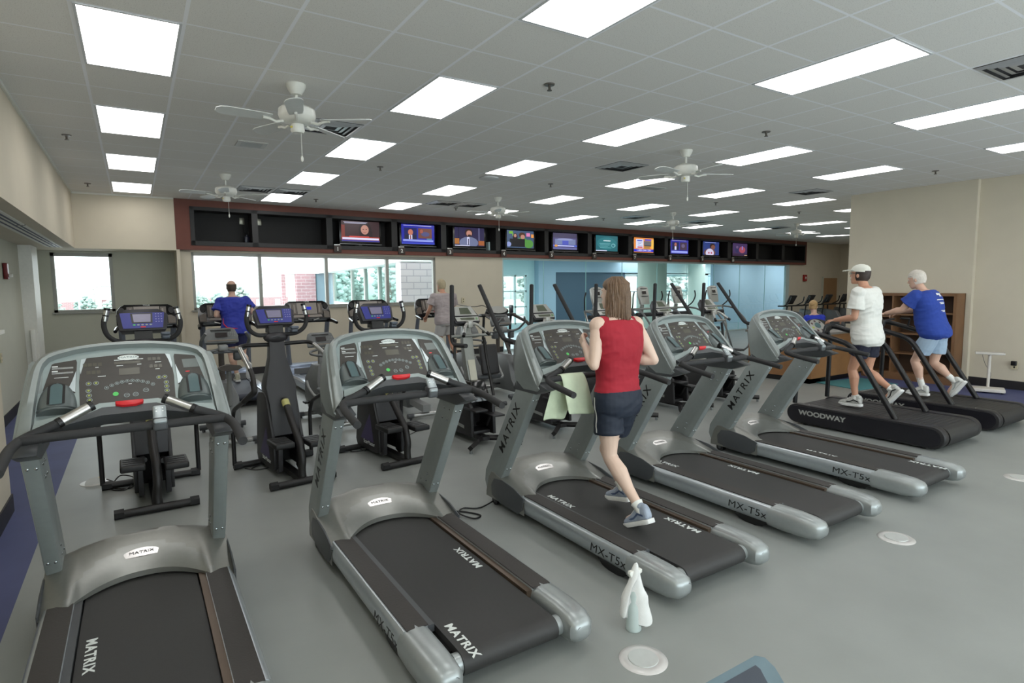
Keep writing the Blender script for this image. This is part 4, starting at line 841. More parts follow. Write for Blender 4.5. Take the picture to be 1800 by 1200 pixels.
# ================================================================ arm trainers with tall poles
mastm = mat('mast_grey', (.56,.57,.55), .4, metal=.3); consb = mat('console_silver', (.68,.68,.66), .35, metal=.3); lcdg = mat('lcd_green', (.34,.36,.30), .3)
glossb = mat('gloss_black', (.04,.035,.04), .12)
def make_arm(label, loc, rz=0):
    t = thing('arm_stepper', label, 'cross trainer', loc, rz, 'trainers with tall black arm poles')
    for s, P in ((-1,[(-.21,.16,1.88),(-.21,.18,1.22),(-.21,.10,1.17),(-.19,-.14,1.18)]),(1,[(.20,.21,1.88),(.21,-.22,1.36),(.21,-.32,1.25),(.23,-.54,1.23)])):
        m = M(); m.tube(bend(P, .10, 6), .0265, 14); ap = m.build('arm_pole', [foam], parent=t)
        m = M(); e = Vector(P[0]); m.ell(e, (.0265,.0265,.014)); m.build('end_plug', [black], parent=ap)
        m = M(); m.tube([(s*.20,.12,1.24),(s*.22,.10,1.0),(s*.20,-.1,.55)], .02, 8); m.build('lower_link', [tubeb], parent=t)
    m = M(); m.cyl((-.23,.16,1.27),(.34,.16,1.27),.018,10); m.build('crossbar', [mastm], parent=t)
    m = M(); m.loft([[(-.06,-.02,.56),(.06,-.02,.56),(.06,.12,.56),(-.06,.12,.56)],[(-.065,.10,.95),(.065,.10,.95),(.055,.22,.95),(-.055,.22,.95)],[(-.07,.16,1.2),(.07,.16,1.2),(.05,.28,1.2),(-.05,.28,1.2)],[(-.05,.19,1.42),(.05,.19,1.42),(.04,.27,1.42),(-.04,.27,1.42)]], 0, sm=False); ms = m.build('mast', [mastm], parent=t, bev=.008)
    m = M(); m.add([(-.045,-.001,.62),(.045,-.001,.62),(.05,.105,.98),(-.045,.105,.98)], [(0,1,2,3)]); o = m.build('instruction_sheet', [mat('sheet_paper', (.75,.74,.68), .7)], parent=ms); o.location.y = -.012
    m = M(); m.loft([[(-.15,-.16,.50),(.13,-.16,.50),(.13,.16,.50),(-.15,.16,.50)],[(-.10,-.08,.74),(.09,-.08,.74),(.09,.16,.74),(-.10,.16,.74)]], 0, sm=False); m.build('mast_collar', [glossb], parent=t, bev=.01)
    m = M(); pr = [(-.20,.10),(.55,.08),(.62,.14),(.50,.50),(.20,.58),(-.05,.55),(-.18,.46)]
    m.prism(pr, -.17, -.13, 'x'); m.prism(pr, .13, .17, 'x'); m.prism([(.12,.10),(.55,.10),(.50,.5),(.16,.52)], -.14, .14, 'x'); m.prism([(-.12,.10),(.12,.10),(.12,.14),(-.12,.14)], -.14, .14, 'x'); bd = m.build('body', [stb], parent=t, bev=.006)
    m = M(); m.poly([(-.1715,.30,.19),(-.1715,-.02,.17),(-.1715,-.02,.21),(-.1715,.30,.23)]); m.build('pale_stripe', [mastm], parent=bd)
    m = M(); m.poly([(.1715,.30,.19),(.1715,-.02,.17),(.1715,-.02,.21),(.1715,.30,.23)]); m.build('pale_stripe', [mastm], parent=bd)
    for s, z in ((-1,.42),(1,.34)):
        m = M(); m.box((min(s*.03,s*.20),-.36,z),(max(s*.03,s*.20),-.05,z+.022)); pd = m.build('pedal', [hexm], parent=t, bev=.005)
        m = M(); m.tube([(s*.11,-.18,z),(s*.10,-.10,z-.14),(s*.09,.15,.16)], .02, 8); m.build('lever', [tubeb], parent=pd)
    m = M(); m.box((-.05,-.25,.045),(.05,.62,.095)); m.build('base_beam', [tubeb], parent=t)
    for P in ([(-.03,-.20,.07),(-.36,-.52,.07)],[(.03,-.20,.07),(.16,-.30,.07),(.34,-.52,.07)]):
        m = M(); m.tube(P, .034, 4, up=(0,0,1)); lg = m.build('leg', [tubeb], parent=t)
        e = P[-1]; m = M(); m.cyl((e[0]*.95,e[1]*.96,0),(e[0]*.95,e[1]*.96,.045),.018,10); m.build('foot', [bolt], parent=lg)
    m = M(); m.cyl((-.24,.58,.05),(.24,.58,.05),.03,10); m.cyl((-.2,.58,.02),(.2,.58,.02),.019,8); m.build('front_bar', [tubeb], parent=t)
    R_ = Matrix.Rotation(radians(-40), 3, 'X'); c = (0,.24,1.51)
    def q(x, y, z): return R_@Vector((x,y,z))+Vector(c)
    O_ = [(-.17,-.12),(.17,-.12),(.185,-.02),(.13,.13),(-.13,.13),(-.185,-.02)]
    m = M(); m.loft([[q(x,-.02,z) for x, z in O_],[q(x*.85,.08,z*.85) for x, z in O_]], 0, sm=False); cs = m.build('console', [casem], parent=t, bev=.01)
    m = M(); m.poly([q(x,-.033,z) for x, z in ((-.155,-.02),(.155,-.02),(.115,.12),(-.115,.12))]); m.build('upper_face', [consb], parent=cs)
    m = M(); m.poly([q(x,-.033,z) for x, z in ((-.15,-.105),(.15,-.105),(.16,-.04),(-.16,-.04))]); m.build('lower_face', [consb], parent=cs)
    m = M(); m.poly([q(x,-.035,z) for x, z in ((-.075,.0),(.085,.0),(.06,.10),(-.06,.10))]); m.build('screen', [lcdg], parent=cs)
    m = M(); m.poly([q(x,-.035,z) for x, z in ((-.09,-.09),(.09,-.09),(.10,-.055),(-.10,-.055))]); m.build('small_screen', [lcdg], parent=cs)
    m = M(); m.poly([q(x,-.0355,z) for x, z in ((.11,-.09),(.14,-.09),(.145,-.055),(.115,-.055))]); m.build('green_key', [mat('soft_green', (.45,.60,.42), .5)], parent=cs)
    m = M(); m.box((-.16,.17,1.40),(.16,.20,1.415)); m.build('ledge', [black], parent=t)
    for s in (-1,1):
        m = M(); m.tube(bend([(0,.13,1.42),(s*.07,.08,1.42),(s*.17,-.05,1.30)], .04), .017, 10); hn = m.build('inner_grip', [consb], parent=t)
        m = M(); m.cyl((s*.10,.045,1.385),(s*.16,-.035,1.31),.0195,10); m.build('pulse_grip', [chm], parent=hn)
        m = M(); m.cyl((s*.155,-.03,1.315),(s*.18,-.062,1.287),.021,10); m.build('end_cap', [black], parent=hn)
    m = M(); m.rbox((-.035,.08,1.37),(.035,.16,1.46), .012); m.build('heart_rate_box', [consb], parent=t)
    return t
AT = [(3.66,1.5,'trainer with tall black arm poles just right of the steppers, nearest of its row'),(4.82,1.5,'trainer with tall black arm poles left of the running woman, by the towel'),(5.92,1.5,'trainer with tall black arm poles mostly hidden behind the running woman'),(7.08,1.5,'trainer with tall black arm poles just right of the running woman'),(8.18,1.5,'trainer with tall black arm poles farthest right of its row')]
A1 = make_arm(AT[0][2], (AT[0][0],AT[0][1],0))
for x, y, lb in AT[1:]: dup(A1, (x,y,0), 0, lb)
# ================================================================ grey exercise bikes, third row
bg1 = mat('bike_grey', (.40,.41,.41), .42, metal=.2); bg2 = mat('bike_grey_light', (.55,.555,.55), .4, metal=.3); bg3 = mat('bike_brown_grey', (.30,.275,.255), .6); silt = mat('silver_tube', (.70,.70,.69), .25, metal=.7)
def bike_common(t, cy, cz, tilt):
    R_ = Matrix.Rotation(radians(tilt), 3, 'X'); c = (0,cy,cz)
    def q(x, y, z): return R_@Vector((x,y,z))+Vector(c)
    O_ = [(-.20,-.10),(.20,-.10),(.20,.0),(.17,.09),(.13,.11),(-.13,.11),(-.17,.09),(-.20,.0)]
    m = M(); m.loft([[q(x,-.02,z) for x, z in O_],[q(x*.85,.07,z*.85) for x, z in O_]], 0, sm=False); cs = m.build('console', [bg1], parent=t, bev=.01)
    m = M(); m.poly([q(x,-.0315,z) for x, z in ((-.07,-.03),(.07,-.03),(.07,.035),(-.07,.035))]); m.build('screen', [mat('bike_screen', (.20,.18,.18), .25)], parent=cs)
    m = M(); m.poly([q(x,-.0315,z) for x, z in ((-.12,.06),(.12,.06),(.12,.075),(-.12,.075))]); m.build('slot', [black], parent=cs)
    m = M(); m.poly([q(x,-.0315,z) for x, z in ((-.17,-.08),(.17,-.08),(.17,-.068),(-.17,-.068))]); m.build('ledge_line', [mat('tan_line', (.50,.44,.38), .5)], parent=cs)
    m = M()
    for i in range(4):
        for j in range(3): m.poly([q(.09+.022*i+dx,-.0315,.03-.022*j+dz) for dx, dz in ((-.006,-.005),(.006,-.005),(.006,.005),(-.006,.005))])
    m.build('keypad', [bg2], parent=cs)
def base_bars(t, ys, w_):
    for y in ys:
        m = M(); m.cyl((-w_,y,.06),(w_,y,.06),.032,12); bb = m.build('base_bar', [silt], parent=t)
        for s in (-1,1): m = M(); m.cyl((s*(w_-.08),y,.06),(s*(w_+.01),y,.06),.036,12); m.cyl((s*(w_-.04),y,0),(s*(w_-.04),y,.04),.02,10); m.build('bar_cap', [skirt], parent=bb)
def make_upright(label, loc, rz=0):
    t = thing('upright_bike', label, 'exercise bike', loc, rz, 'grey upright bikes'); base_bars(t, (-.5,.5), .27)
    m = M(); m.loft([[(-.07,-.42,.08),(.07,-.42,.08),(.07,.48,.08),(-.07,.48,.08)],[(-.11,-.30,.30),(.11,-.30,.30),(.11,.48,.30),(-.11,.48,.30)],[(-.11,-.22,.55),(.11,-.22,.55),(.11,.44,.55),(-.11,.44,.55)],[(-.06,-.05,.70),(.06,-.05,.70),(.06,.38,.70),(-.06,.38,.70)]], 0, sm=False); m.build('shroud', [bg1], parent=t, bev=.02)
    m = M(); m.tube([(0,.30,.62),(0,.30,1.18)], .035, 10); m.build('column', [bg3], parent=t)
    m = M(); m.cyl((0,-.24,.45),(0,-.28,.88),.03,12); sp_ = m.build('seat_post', [bg2], parent=t)
    m = M(); m.loft([[(x*w_,y,z+dz) for x, dz in ((-1,0),(-.8,.03),(0,.045),(.8,.03),(1,0),(.6,-.03),(-.6,-.03))] for y, w_, z in ((-.44,.13,.93),(-.36,.145,.92),(-.24,.08,.915),(-.10,.03,.90),(-.04,.02,.885))]); m.build('saddle', [bg3], parent=t)
    for s in (-1,1):
        m = M(); m.tube(bend([(0,.12,1.12),(s*.16,.08,1.09),(s*.26,.02,1.12),(s*.27,-.18,1.26),(s*.22,-.22,1.34)], .06), .018, 10); hb2 = m.build('handlebar', [bg1], parent=t)
        m = M(); m.cyl((s*.13,.10,.10+.30),(s*.13,.10,.43),.03,8); m.box((min(s*.13,s*.22),.02,.28+.1*s),(max(s*.13,s*.22),.14,.31+.1*s)); m.build('pedal', [black], parent=t, bev=.004)
        m = M(); m.rbox((min(s*.12,s*.21),.08,.96),(max(s*.12,s*.21),.18,1.07), .02); m.build('bottle_holder', [skirt], parent=t)
    m = M(); m.rbox((-.055,.05,1.09),(.055,.16,1.17), .02); m.build('handlebar_hub', [bg2], parent=t)
    m = M(); m.box((-.22,.10,1.06),(.22,.2,1.08)); m.build('tray', [skirt], parent=t)
    bike_common(t, .22, 1.27, -30); return t
def make_recumbent(label, loc, rz=0):
    t = thing('recumbent_bike', label, 'exercise bike', loc, rz, 'grey recumbent bikes'); base_bars(t, (-.5,.5), .27)
    m = M(); m.loft([[(-.09,-.10,.09),(.09,-.10,.09),(.09,.58,.09),(-.09,.58,.09)],[(-.14,-.12,.30),(.14,-.12,.30),(.14,.60,.30),(-.14,.60,.30)],[(-.14,.0,.58),(.14,.0,.58),(.14,.56,.58),(-.14,.56,.58)],[(-.08,.12,.80),(.08,.12,.80),(.08,.42,.80),(-.08,.42,.80)]], 0, sm=False); m.build('shroud', [bg1], parent=t, bev=.025)
    m = M(); m.prism([(-.55,.10),(.0,.16),(.0,.24),(-.55,.20)], -.06, .06, 'x'); m.build('rail', [bg2], parent=t)
    m = M(); m.loft([[(-.03,.20,.78),(.03,.20,.78),(.03,.28,.78),(-.03,.28,.78)],[(-.025,.20,1.1),(.025,.20,1.1),(.025,.25,1.1),(-.025,.25,1.1)]], 0); m.build('column', [bg2], parent=t)
    m = M(); m.rbox((-.21,-.50,.46),(.21,-.16,.54), .03); m.build('seat', [skirt], parent=t)
    R_ = Matrix.Rotation(radians(-12), 3, 'X'); m = M(); m.rbox((-.15,-.04,0),(.15,.03,.46), .03, 0, R_, (0,-.52,.54)); m.build('seat_back', [stb], parent=t)
    for s in (-1,1):
        m = M(); m.tube(bend([(s*.10,-.40,.44),(s*.30,-.40,.46),(s*.33,-.25,.56),(s*.33,-.18,.64)], .05), .017, 10); sh_ = m.build('seat_handle', [bg2], parent=t)
        m = M(); m.box((min(s*.15,s*.24),.24,.33+.08*s),(max(s*.15,s*.24),.36,.36+.08*s)); m.build('pedal', [black], parent=t, bev=.004)
    m = M(); m.tube(crspline([(.02,.16,1.02),(.18,.06,1.0),(.20,-.04,.97),(0,-.10,.94),(-.20,-.04,.97),(-.18,.06,1.0),(-.02,.16,1.02)], 5), .017, 10); m.build('hoop_handle', [bg1], parent=t)
    bike_common(t, .22, 1.14, -25); return t
make_upright('grey upright bike directly in front of the man in the royal blue shirt', (1.14,3.38,0), .02)
b2 = make_recumbent('grey recumbent bike between the second and third steppers', (2.42,3.5,0), .06)
dup(b2, (3.62,3.45,0), .05, 'grey recumbent bike mostly hidden behind the third stepper')
b4 = dup(b2, (4.72,3.45,0), 0, 'grey recumbent bike with a black padded back behind the nearest tall pole trainer')
u2 = make_upright('grey upright bike in front of the wall beside the glass partition', (5.62,3.9,0), 0)
# ================================================================ treadmills along the windows
ttb = mat('window_treadmill_black', (.055,.055,.06), .2); ttg = mat('taupe_plastic', (.42,.39,.36), .35); ttl = mat('pale_panel', (.58,.55,.52), .35); ttf = mat('blue_silver_frame', (.55,.60,.68), .3, metal=.6)
bluescr = emis('blue_lcd', (.16,.22,.80), .7); ttp = mat('post_grey_blue', (.45,.47,.51), .35, metal=.4)
def make_true(label, loc):
    t = thing('treadmill', label, 'treadmill', loc, 0, 'treadmills along the windows')   # console plane at local y=0, deck runs to y=-2
    m = M(); m.box((-.30,-1.95,.10),(.30,.05,.16)); m.build('deck_frame', [black], parent=t)
    prof = [(-.05,.215),(-1.92,.215)]+[(-1.93-.055*sin(k*pi/6), .16+.055*cos(k*pi/6)) for k in range(7)]+[(-.05,.10)]
    m = M(); m.prism(prof, -.26, .26, 'x', 0, True); m.build('running_belt', [mat('belt_slate', (.16,.18,.23), .5)], parent=t)
    for s in (-1,1):
        m = M(); m.prism([(s*.27,.08),(s*.42,.08),(s*.43,.20),(s*.40,.235),(s*.27,.225)], -1.85, .1, 'y'); m.build('side_rail', [mat('rail_pale', (.72,.75,.80), .22, metal=.7)], parent=t, bev=.006)
        m = M(); m.rbox((min(s*.27,s*.43),-1.99,.07),(max(s*.27,s*.43),-1.84,.225), .02); m.build('end_cap', [black], parent=t)
        m = M(); m.tube(crspline([(s*.36,-.02,.15),(s*.365,.04,.5),(s*.375,.07,.85),(s*.38,.0,1.10),(s*.38,-.04,1.2)], 5), .045, 4, up=(1,0,0)); m.build('post', [ttp], parent=t)
        m = M(); m.tube([(s*.40,-.02,1.23),(s*.44,-.20,1.22),(s*.46,-.42,1.19)], [.04,.035,.028], 10); ar = m.build('arm_rest', [ttb], parent=t)
    m = M(); m.loft([[(-.42,-.25,.16),(.42,-.25,.16),(.42,.30,.16),(-.42,.30,.16)],[(-.41,-.18,.33),(.41,-.18,.33),(.41,.28,.33),(-.41,.28,.33)],[(-.37,-.10,.385),(.37,-.10,.385),(.37,.22,.385),(-.37,.22,.385)]], 0, sm=False); m.build('motor_cover', [ttf], parent=t, bev=.015)
    m = M(); m.poly([(-.34,-.243,.20),(.34,-.243,.20),(.33,-.193,.325),(-.33,-.193,.325)]); o = m.build('cover_inset', [skirt], parent=t)
    for x, y in ((-.34,-1.9),(.34,-1.9),(-.34,.05),(.34,.05)): m = M(); m.cyl((x,y,0),(x,y,.09),.03,12); m.build('foot', [black], parent=t)
    m = M(); m.box((-.36,-.40,.05),(.36,-.2,.10)); m.build('cross_member', [black], parent=t)
    m = M(); m.rbox((-.40,-.06,1.19),(.40,.04,1.27), .02); m.build('console_bar', [ttb], parent=t)
    R_ = Matrix.Rotation(radians(-22), 3, 'X'); c = (0,.0,1.43)
    def q(x, y, z): return R_@Vector((x,y,z))+Vector(c)
    hO = [(.44,-.19),(.445,-.05),(.43,.08),(.39,.15),(.32,.19)]; O_ = [(a, b) for a, b in hO]+[(-a, b) for a, b in hO[::-1]]
    m = M(); m.loft([[q(x,-.02,z) for x, z in O_],[q(x*1.0,.02,z) for x, z in O_],[q(x*.9,.07,z*.9) for x, z in O_]], 0, sm=False); cs = m.build('console', [ttb], parent=t, bev=.012)
    for s in (-1,1):
        m = M(); m.poly([q(x*s,-.0335,z) for x, z in ((.31,-.17),(.42,-.17),(.425,-.06),(.36,-.02),(.31,-.02))]); m.build('cup_recess', [ttg], parent=cs)
        m = M(); m.disc(q(s*.365,-.0335,.07), (1,0,0), R_@Vector((0,0,1)), .045, .06, 0, 16); m.build('speaker', [black], parent=cs)
        m = M(); m.poly([q(x*s,-.0335,z) for x, z in ((.20,-.09),(.29,-.09),(.29,.14),(.20,.14))]); m.build('side_panel', [ttg], parent=cs)
        m = M(); m.poly([q(x*s,-.035,z) for x, z in ((.225,-.06),(.25,-.06),(.25,.11),(.225,.11))]); m.build('pale_strip', [ttl], parent=cs)
    m = M(); m.poly([q(x,-.0335,z) for x, z in ((-.19,-.09),(.19,-.09),(.19,.145),(-.19,.145))]); m.build('centre_panel', [ttl], parent=cs)
    m = M(); m.poly([q(x,-.0350,z) for x, z in ((-.08,.0),(.08,.0),(.08,.06),(-.08,.06))]); m.build('blue_screen', [bluescr], parent=cs)
    m = M(); m.poly([q(x,-.0335,z) for x, z in ((-.28,-.155),(.28,-.155),(.26,-.105),(-.26,-.105))]); m.build('tray', [ttl], parent=cs)
    m = M(); m.disc(q(0,-.036,-.13), (1,0,0), R_@Vector((0,0,1)), .03, .02, 0, 14); m.build('stop_button', [mat('pink_red', (.75,.25,.35), .4)], parent=cs)
    text('lettering', 'TRUE', .035, frame_mtx(q(0,-.034,.168), (1,0,0), R_@Vector((0,0,1))), whitep, cs, .0003, xs=1.3)
    for s in (-1,1): m = M(); m.tube([(s*.10,-.10,1.24),(s*.20,-.14,1.27)], .012, 8); m.build('pulse_grip', [chm], parent=t)
    return t
TT = [(.40,7.25,'black console treadmill by the windows directly behind the first stepper'),(1.62,7.25,'treadmill by the windows with the man in the blue shirt on it'),(3.08,7.25,'empty treadmill by the windows between the blue shirted man and the third stepper'),(4.33,7.25,'empty treadmill by the windows right behind the third stepper console'),(5.78,7.2,'treadmill by the windows with the man in the grey shirt on it')]
W1_ = make_true(TT[0][2], (TT[0][0],TT[0][1],0))
for x, y, lb in TT[1:]: dup(W1_, (x,y,0), 0, lb)
# ================================================================ people
from mathutils import noise as mnoise
def remeshed(mb, name, mats, parent, vox=.006, smooth=8, fac=.5, folds=0):
    """fuse overlapping volumes into one continuous skin"""
    me = bpy.data.meshes.new(name); me.from_pydata(mb.V, [], mb.F)
    o = bpy.data.objects.new(name, me); COL.objects.link(o)
    bm = bmesh.new(); bm.from_mesh(me); bmesh.ops.remove_doubles(bm, verts=bm.verts[:], dist=1e-6); bmesh.ops.recalc_face_normals(bm, faces=bm.faces[:]); bm.to_mesh(me); bm.free()
    r = o.modifiers.new('r', 'REMESH'); r.mode = 'VOXEL'; r.voxel_size = vox
    s = o.modifiers.new('s', 'SMOOTH'); s.iterations = smooth; s.factor = fac
    dg = bpy.context.evaluated_depsgraph_get(); dg.update(); me2 = bpy.data.meshes.new_from_object(o.evaluated_get(dg))
    bpy.data.objects.remove(o); me2.materials.clear()
    for m_ in (mats if isinstance(mats, list) else [mats]): me2.materials.append(m_)
    me2.polygons.foreach_set('use_smooth', [True]*len(me2.polygons)); me2.polygons.foreach_set('material_index', [0]*len(me2.polygons))
    if folds:
        nv = [(v.co.copy(), v.normal.copy()) for v in me2.vertices]
        for v, (c, n) in zip(me2.vertices, nv):
            w_ = c+Vector((mnoise.noise(c*5), mnoise.noise(c*5+Vector((9,0,0))), mnoise.noise(c*5+Vector((0,9,0)))))*.05
            a = mnoise.noise(Vector((w_.x*7+w_.z*5, w_.y*7, w_.z*15-w_.x*5))); b = mnoise.noise(Vector((w_.x*16-w_.z*9, w_.y*14, w_.z*22+w_.x*8)))
            v.co = c+n*folds*((1-abs(a)*2.2)*.9+b*.45)
    me2.name = name; o = bpy.data.objects.new(name, me2); COL.objects.link(o); o.parent = parent; return o
def V_(p): return Vector(p)
from mathutils.bvhtree import BVHTree
def conform(target, O, u, v, n, w_, h_, nu, nv, taper=1.0, off=.004):
    """thin print laid on the surface of target"""
    bv = BVHTree.FromPolygons([x.co for x in target.data.vertices], [tuple(p.vertices) for p in target.data.polygons]); V = []
    for i in range(nu+1):
        for j in range(nv+1):
            b = (j/nv-.5)*h_; a = (i/nu-.5)*w_*(1-(1-taper)*j/nv); p = O+u*a+v*b+n*.5; hit = bv.ray_cast(p, -n)
            V.append((hit[0]+hit[1]*off) if hit[0] is not None else O+u*a+v*b)
    m = M(); m.add(V, [(i*(nv+1)+j, (i+1)*(nv+1)+j, (i+1)*(nv+1)+j+1, i*(nv+1)+j+1) for i in range(nu) for j in range(nv)], 0, True); return m
def limb(mb, pts, rad, seg=14): mb.tube([V_(p) for p in pts], rad, seg, 0); mb.ell(pts[0], (rad[0],)*3, 0, 12, 8); mb.ell(pts[-1], (rad[-1],)*3, 0, 12, 8)
def ringp(c, a, b, rot, n=28, lean=0, e=.85):
    R = Matrix.Rotation(rot, 3, 'Z')@Matrix.Rotation(lean, 3, 'X'); out = []
    for k in range(n):
        t = 2*pi*k/n; ca, sa = cos(t), sin(t)
        out.append(V_(c)+R@Vector((a*abs(ca)**e*(1 if ca >= 0 else -1), b*abs(sa)**e*(1 if sa >= 0 else -1), 0)))
    return out
def torso(mb, J, g=0.0, z0=None, s=1, belly=0, neck=True, w=1.0, top=True):
    """rings from crotch to neck; g grows them for clothing"""
    P, N = V_(J['pelvis']), V_(J['neck']); ax = N-P; L = ax.length; rp, rs = J.get('rp', 0), J.get('rs', 0); ln = -atan2(ax.y, ax.z)
    prof = [(-.20,.10,.09),(-.14,.155,.115),(-.04,.172,.125),(.08,.165,.115),(.25,.142,.105),(.42,.150,.112),(.60,.170,.122),(.76,.180,.118),(.88,.172,.10),(.95,.12,.075),(1.0,.062,.058)]
    R = []
    for u, a, b in prof:
        if z0 is not None and u < z0: continue
        if not top and u > .97: continue
        rot = rp+(rs-rp)*min(max(u, 0), 1); bl = belly*max(0, 1-abs(u-.22)/.35)
        c = P+ax*u+Vector((0,bl*.5,0))+(Vector((0,-.012,0)) if u > .5 else Vector((0,0,0)))
        R.append(ringp(c, (a*w+g)*s, (b+bl*.6+g)*s, rot, lean=ln))
    mb.loft(R, 0)
def hand(mb, W, d, n, s=1, side=1, curl=.9):
    """palm, four fingers with two bends and a thumb; d points along the forearm, n out of the palm"""
    d = V_(d).normalized(); n = V_(n); n = (n-d*n.dot(d)).normalized(); l = d.cross(n)*side; W = V_(W)
    mb.loft([[W+d*t*s+l*x*s+n*y*s for x, y in ((-w_,-.012),(w_,-.012),(w_*1.05,.0),(w_,.013),(-w_,.013),(-w_*1.05,.0))] for t, w_ in ((0,.024),(.03,.032),(.065,.038),(.088,.037))], 0)
    for k in range(4):
        x = (-.028+.0187*k); L = (.075,.085,.080,.062)[k]*s; b0 = W+d*.083*s+l*x*s; c1 = curl*(.7+.08*k)
        d1 = d*cos(c1*.55)+n*sin(c1*.55); d2 = d*cos(c1*1.5)+n*sin(c1*1.5); d3 = d*cos(c1*2.3)+n*sin(c1*2.3)
        mb.tube([b0-d*.01, b0, b0+d1*L*.45, b0+d1*L*.45+d2*L*.33, b0+d1*L*.45+d2*L*.33+d3*L*.25], [.009*s,.009*s,.0085*s,.008*s,.0065*s], 8)
    t0 = W+d*.025*s-l*.030*s; t1 = t0-l*.028*s+d*.022*s+n*.012*s; t2 = t1+d*.030*s-l*.004*s+n*.012*s; t3 = t2+d*.022*s+l*.006*s+n*.012*s
    mb.tube([t0,t1,t2,t3], [.014*s,.0115*s,.010*s,.008*s], 8)
def head(mb, c, yaw, pit, s=1):
    R = Matrix.Rotation(yaw, 3, 'Z')@Matrix.Rotation(pit, 3, 'X'); c = V_(c); q = lambda x, y, z: c+R@Vector((x,y,z))*s
    prof = [(-.118,.022,.030,.052),(-.100,.042,.052,.040),(-.075,.056,.070,.024),(-.045,.064,.084,.010),(-.01,.070,.094,.0),(.03,.074,.099,-.004),(.065,.070,.094,-.008),(.095,.052,.072,-.010),(.113,.026,.038,-.010)]
    mb.loft([[q(a*cos(2*pi*k/20), yy+b*sin(2*pi*k/20), z) for k in range(20)] for z, a, b, yy in prof], 0)
    mb.loft([[q(-.010,.088,.012),q(.010,.088,.012),q(.007,.098,.012),q(-.007,.098,.012)],[q(-.017,.085,-.030),q(.017,.085,-.030),q(.008,.119,-.024),q(-.008,.119,-.024)],[q(-.014,.085,-.038),q(.014,.085,-.038),q(.006,.105,-.036),q(-.006,.105,-.036)]], 0)
    mb.ell(q(0,.090,-.062), (.024*s,.010*s,.007*s)); mb.ell(q(0,.088,-.072), (.020*s,.010*s,.007*s)); mb.ell(q(0,.074,-.102), (.022*s,.018*s,.014*s))
    for x in (-1,1): mb.ell(q(x*.074,-.004,-.012), (.010*s,.020*s,.031*s), 0, 10, 7, R); mb.ell(q(x*.032,.088,.028), (.022*s,.008*s,.006*s), 0, 8, 6, R)
    return q, R
skin1 = mat('skin_fair', (.80,.65,.57), .5, noise=.03, nscale=14); skin2 = mat('skin_tan', (.74,.55,.45), .5, noise=.04, nscale=14); skinp = mat('skin_pale', (.84,.73,.66), .5, noise=.03, nscale=14)
sockw = mat('sock_white', (.88,.88,.86), .8); eyew = mat('eye_white', (.85,.84,.82), .2); eyed = mat('eye_dark', (.12,.09,.08), .2)
sole = mat('sole_white', (.86,.86,.85), .6)
def shoe(t, A, toe, heelz, um, s=1, accent=None):
    """running shoe from ankle A towards toe direction"""
    A = V_(A); f_ = V_(toe).normalized(); up = Vector((0,0,1)); up = (up-f_*up.dot(f_)).normalized(); sd = f_.cross(up)
    def q(x, y, z): return A+(sd*x+f_*y+up*z)*s
    secs = [(-.075,.026,-.075,.02),(-.06,.036,-.08,.035),(-.02,.037,-.08,.045),(.03,.038,-.08,.02),(.08,.043,-.08,-.015),(.13,.046,-.08,-.030),(.17,.040,-.08,-.040),(.195,.024,-.078,-.052)]
    def ring(y, w_, z0, z1): return [q(x*w_, y, z0+(z1-z0)*h) for x, h in ((-1,0),(1,0),(1.04,.35),(.85,.75),(.45,1),(-.45,1),(-.85,.75),(-1.04,.35))]
    m = M(); m.loft([ring(*sc) for sc in secs], 0); m.ell(q(0,-.01,.02), (.035*s,.045*s,.03*s)); sh = m.build('shoe', [um], parent=t, sub=1)
    m = M(); m.loft([[q(x*(w_+.005), y+(.004 if y > 0 else -.004), z) for x, z in ((-1,-.105 if y < .15 else -.092),(1,-.105 if y < .15 else -.092),(1.0,-.072),(-1.0,-.072))] for y, w_, a, b in secs], 0); m.build('sole', [sole], parent=sh, bev=.004)
    if accent is not None:
        for s_ in (-1,1):
            m = M(); m.loft([[q(s_*(.041+.002*k), y, z) for k in (0,1)]+[q(s_*(.043-.002*k), y, z+.014) for k in (0,1)] for y, z in ((-.05,-.05),(.0,-.03),(.05,-.055),(.10,-.062))], 0); m.build('stripe', [accent], parent=sh)
    m = M()
    for k in range(4): m.tube([q(-.022,.015+.024*k,.022-.014*k), q(0,.02+.024*k,.034-.015*k), q(.022,.015+.024*k,.022-.014*k)], .0035*s, 6)
    m.build('lace', [sole], parent=sh)
    return q
def sockm(t, K, A, h, r=.040, s=1, m_=None):
    K, A = V_(K), V_(A); d = (K-A).normalized(); m = M(); m.tube([A-d*.03, A+d*.02, A+d*h*.6, A+d*h], [r*.95*s, r*.95*s, r*1.0*s, r*1.13*s], 14); return m.build('sock', [m_ or sockw], parent=t)
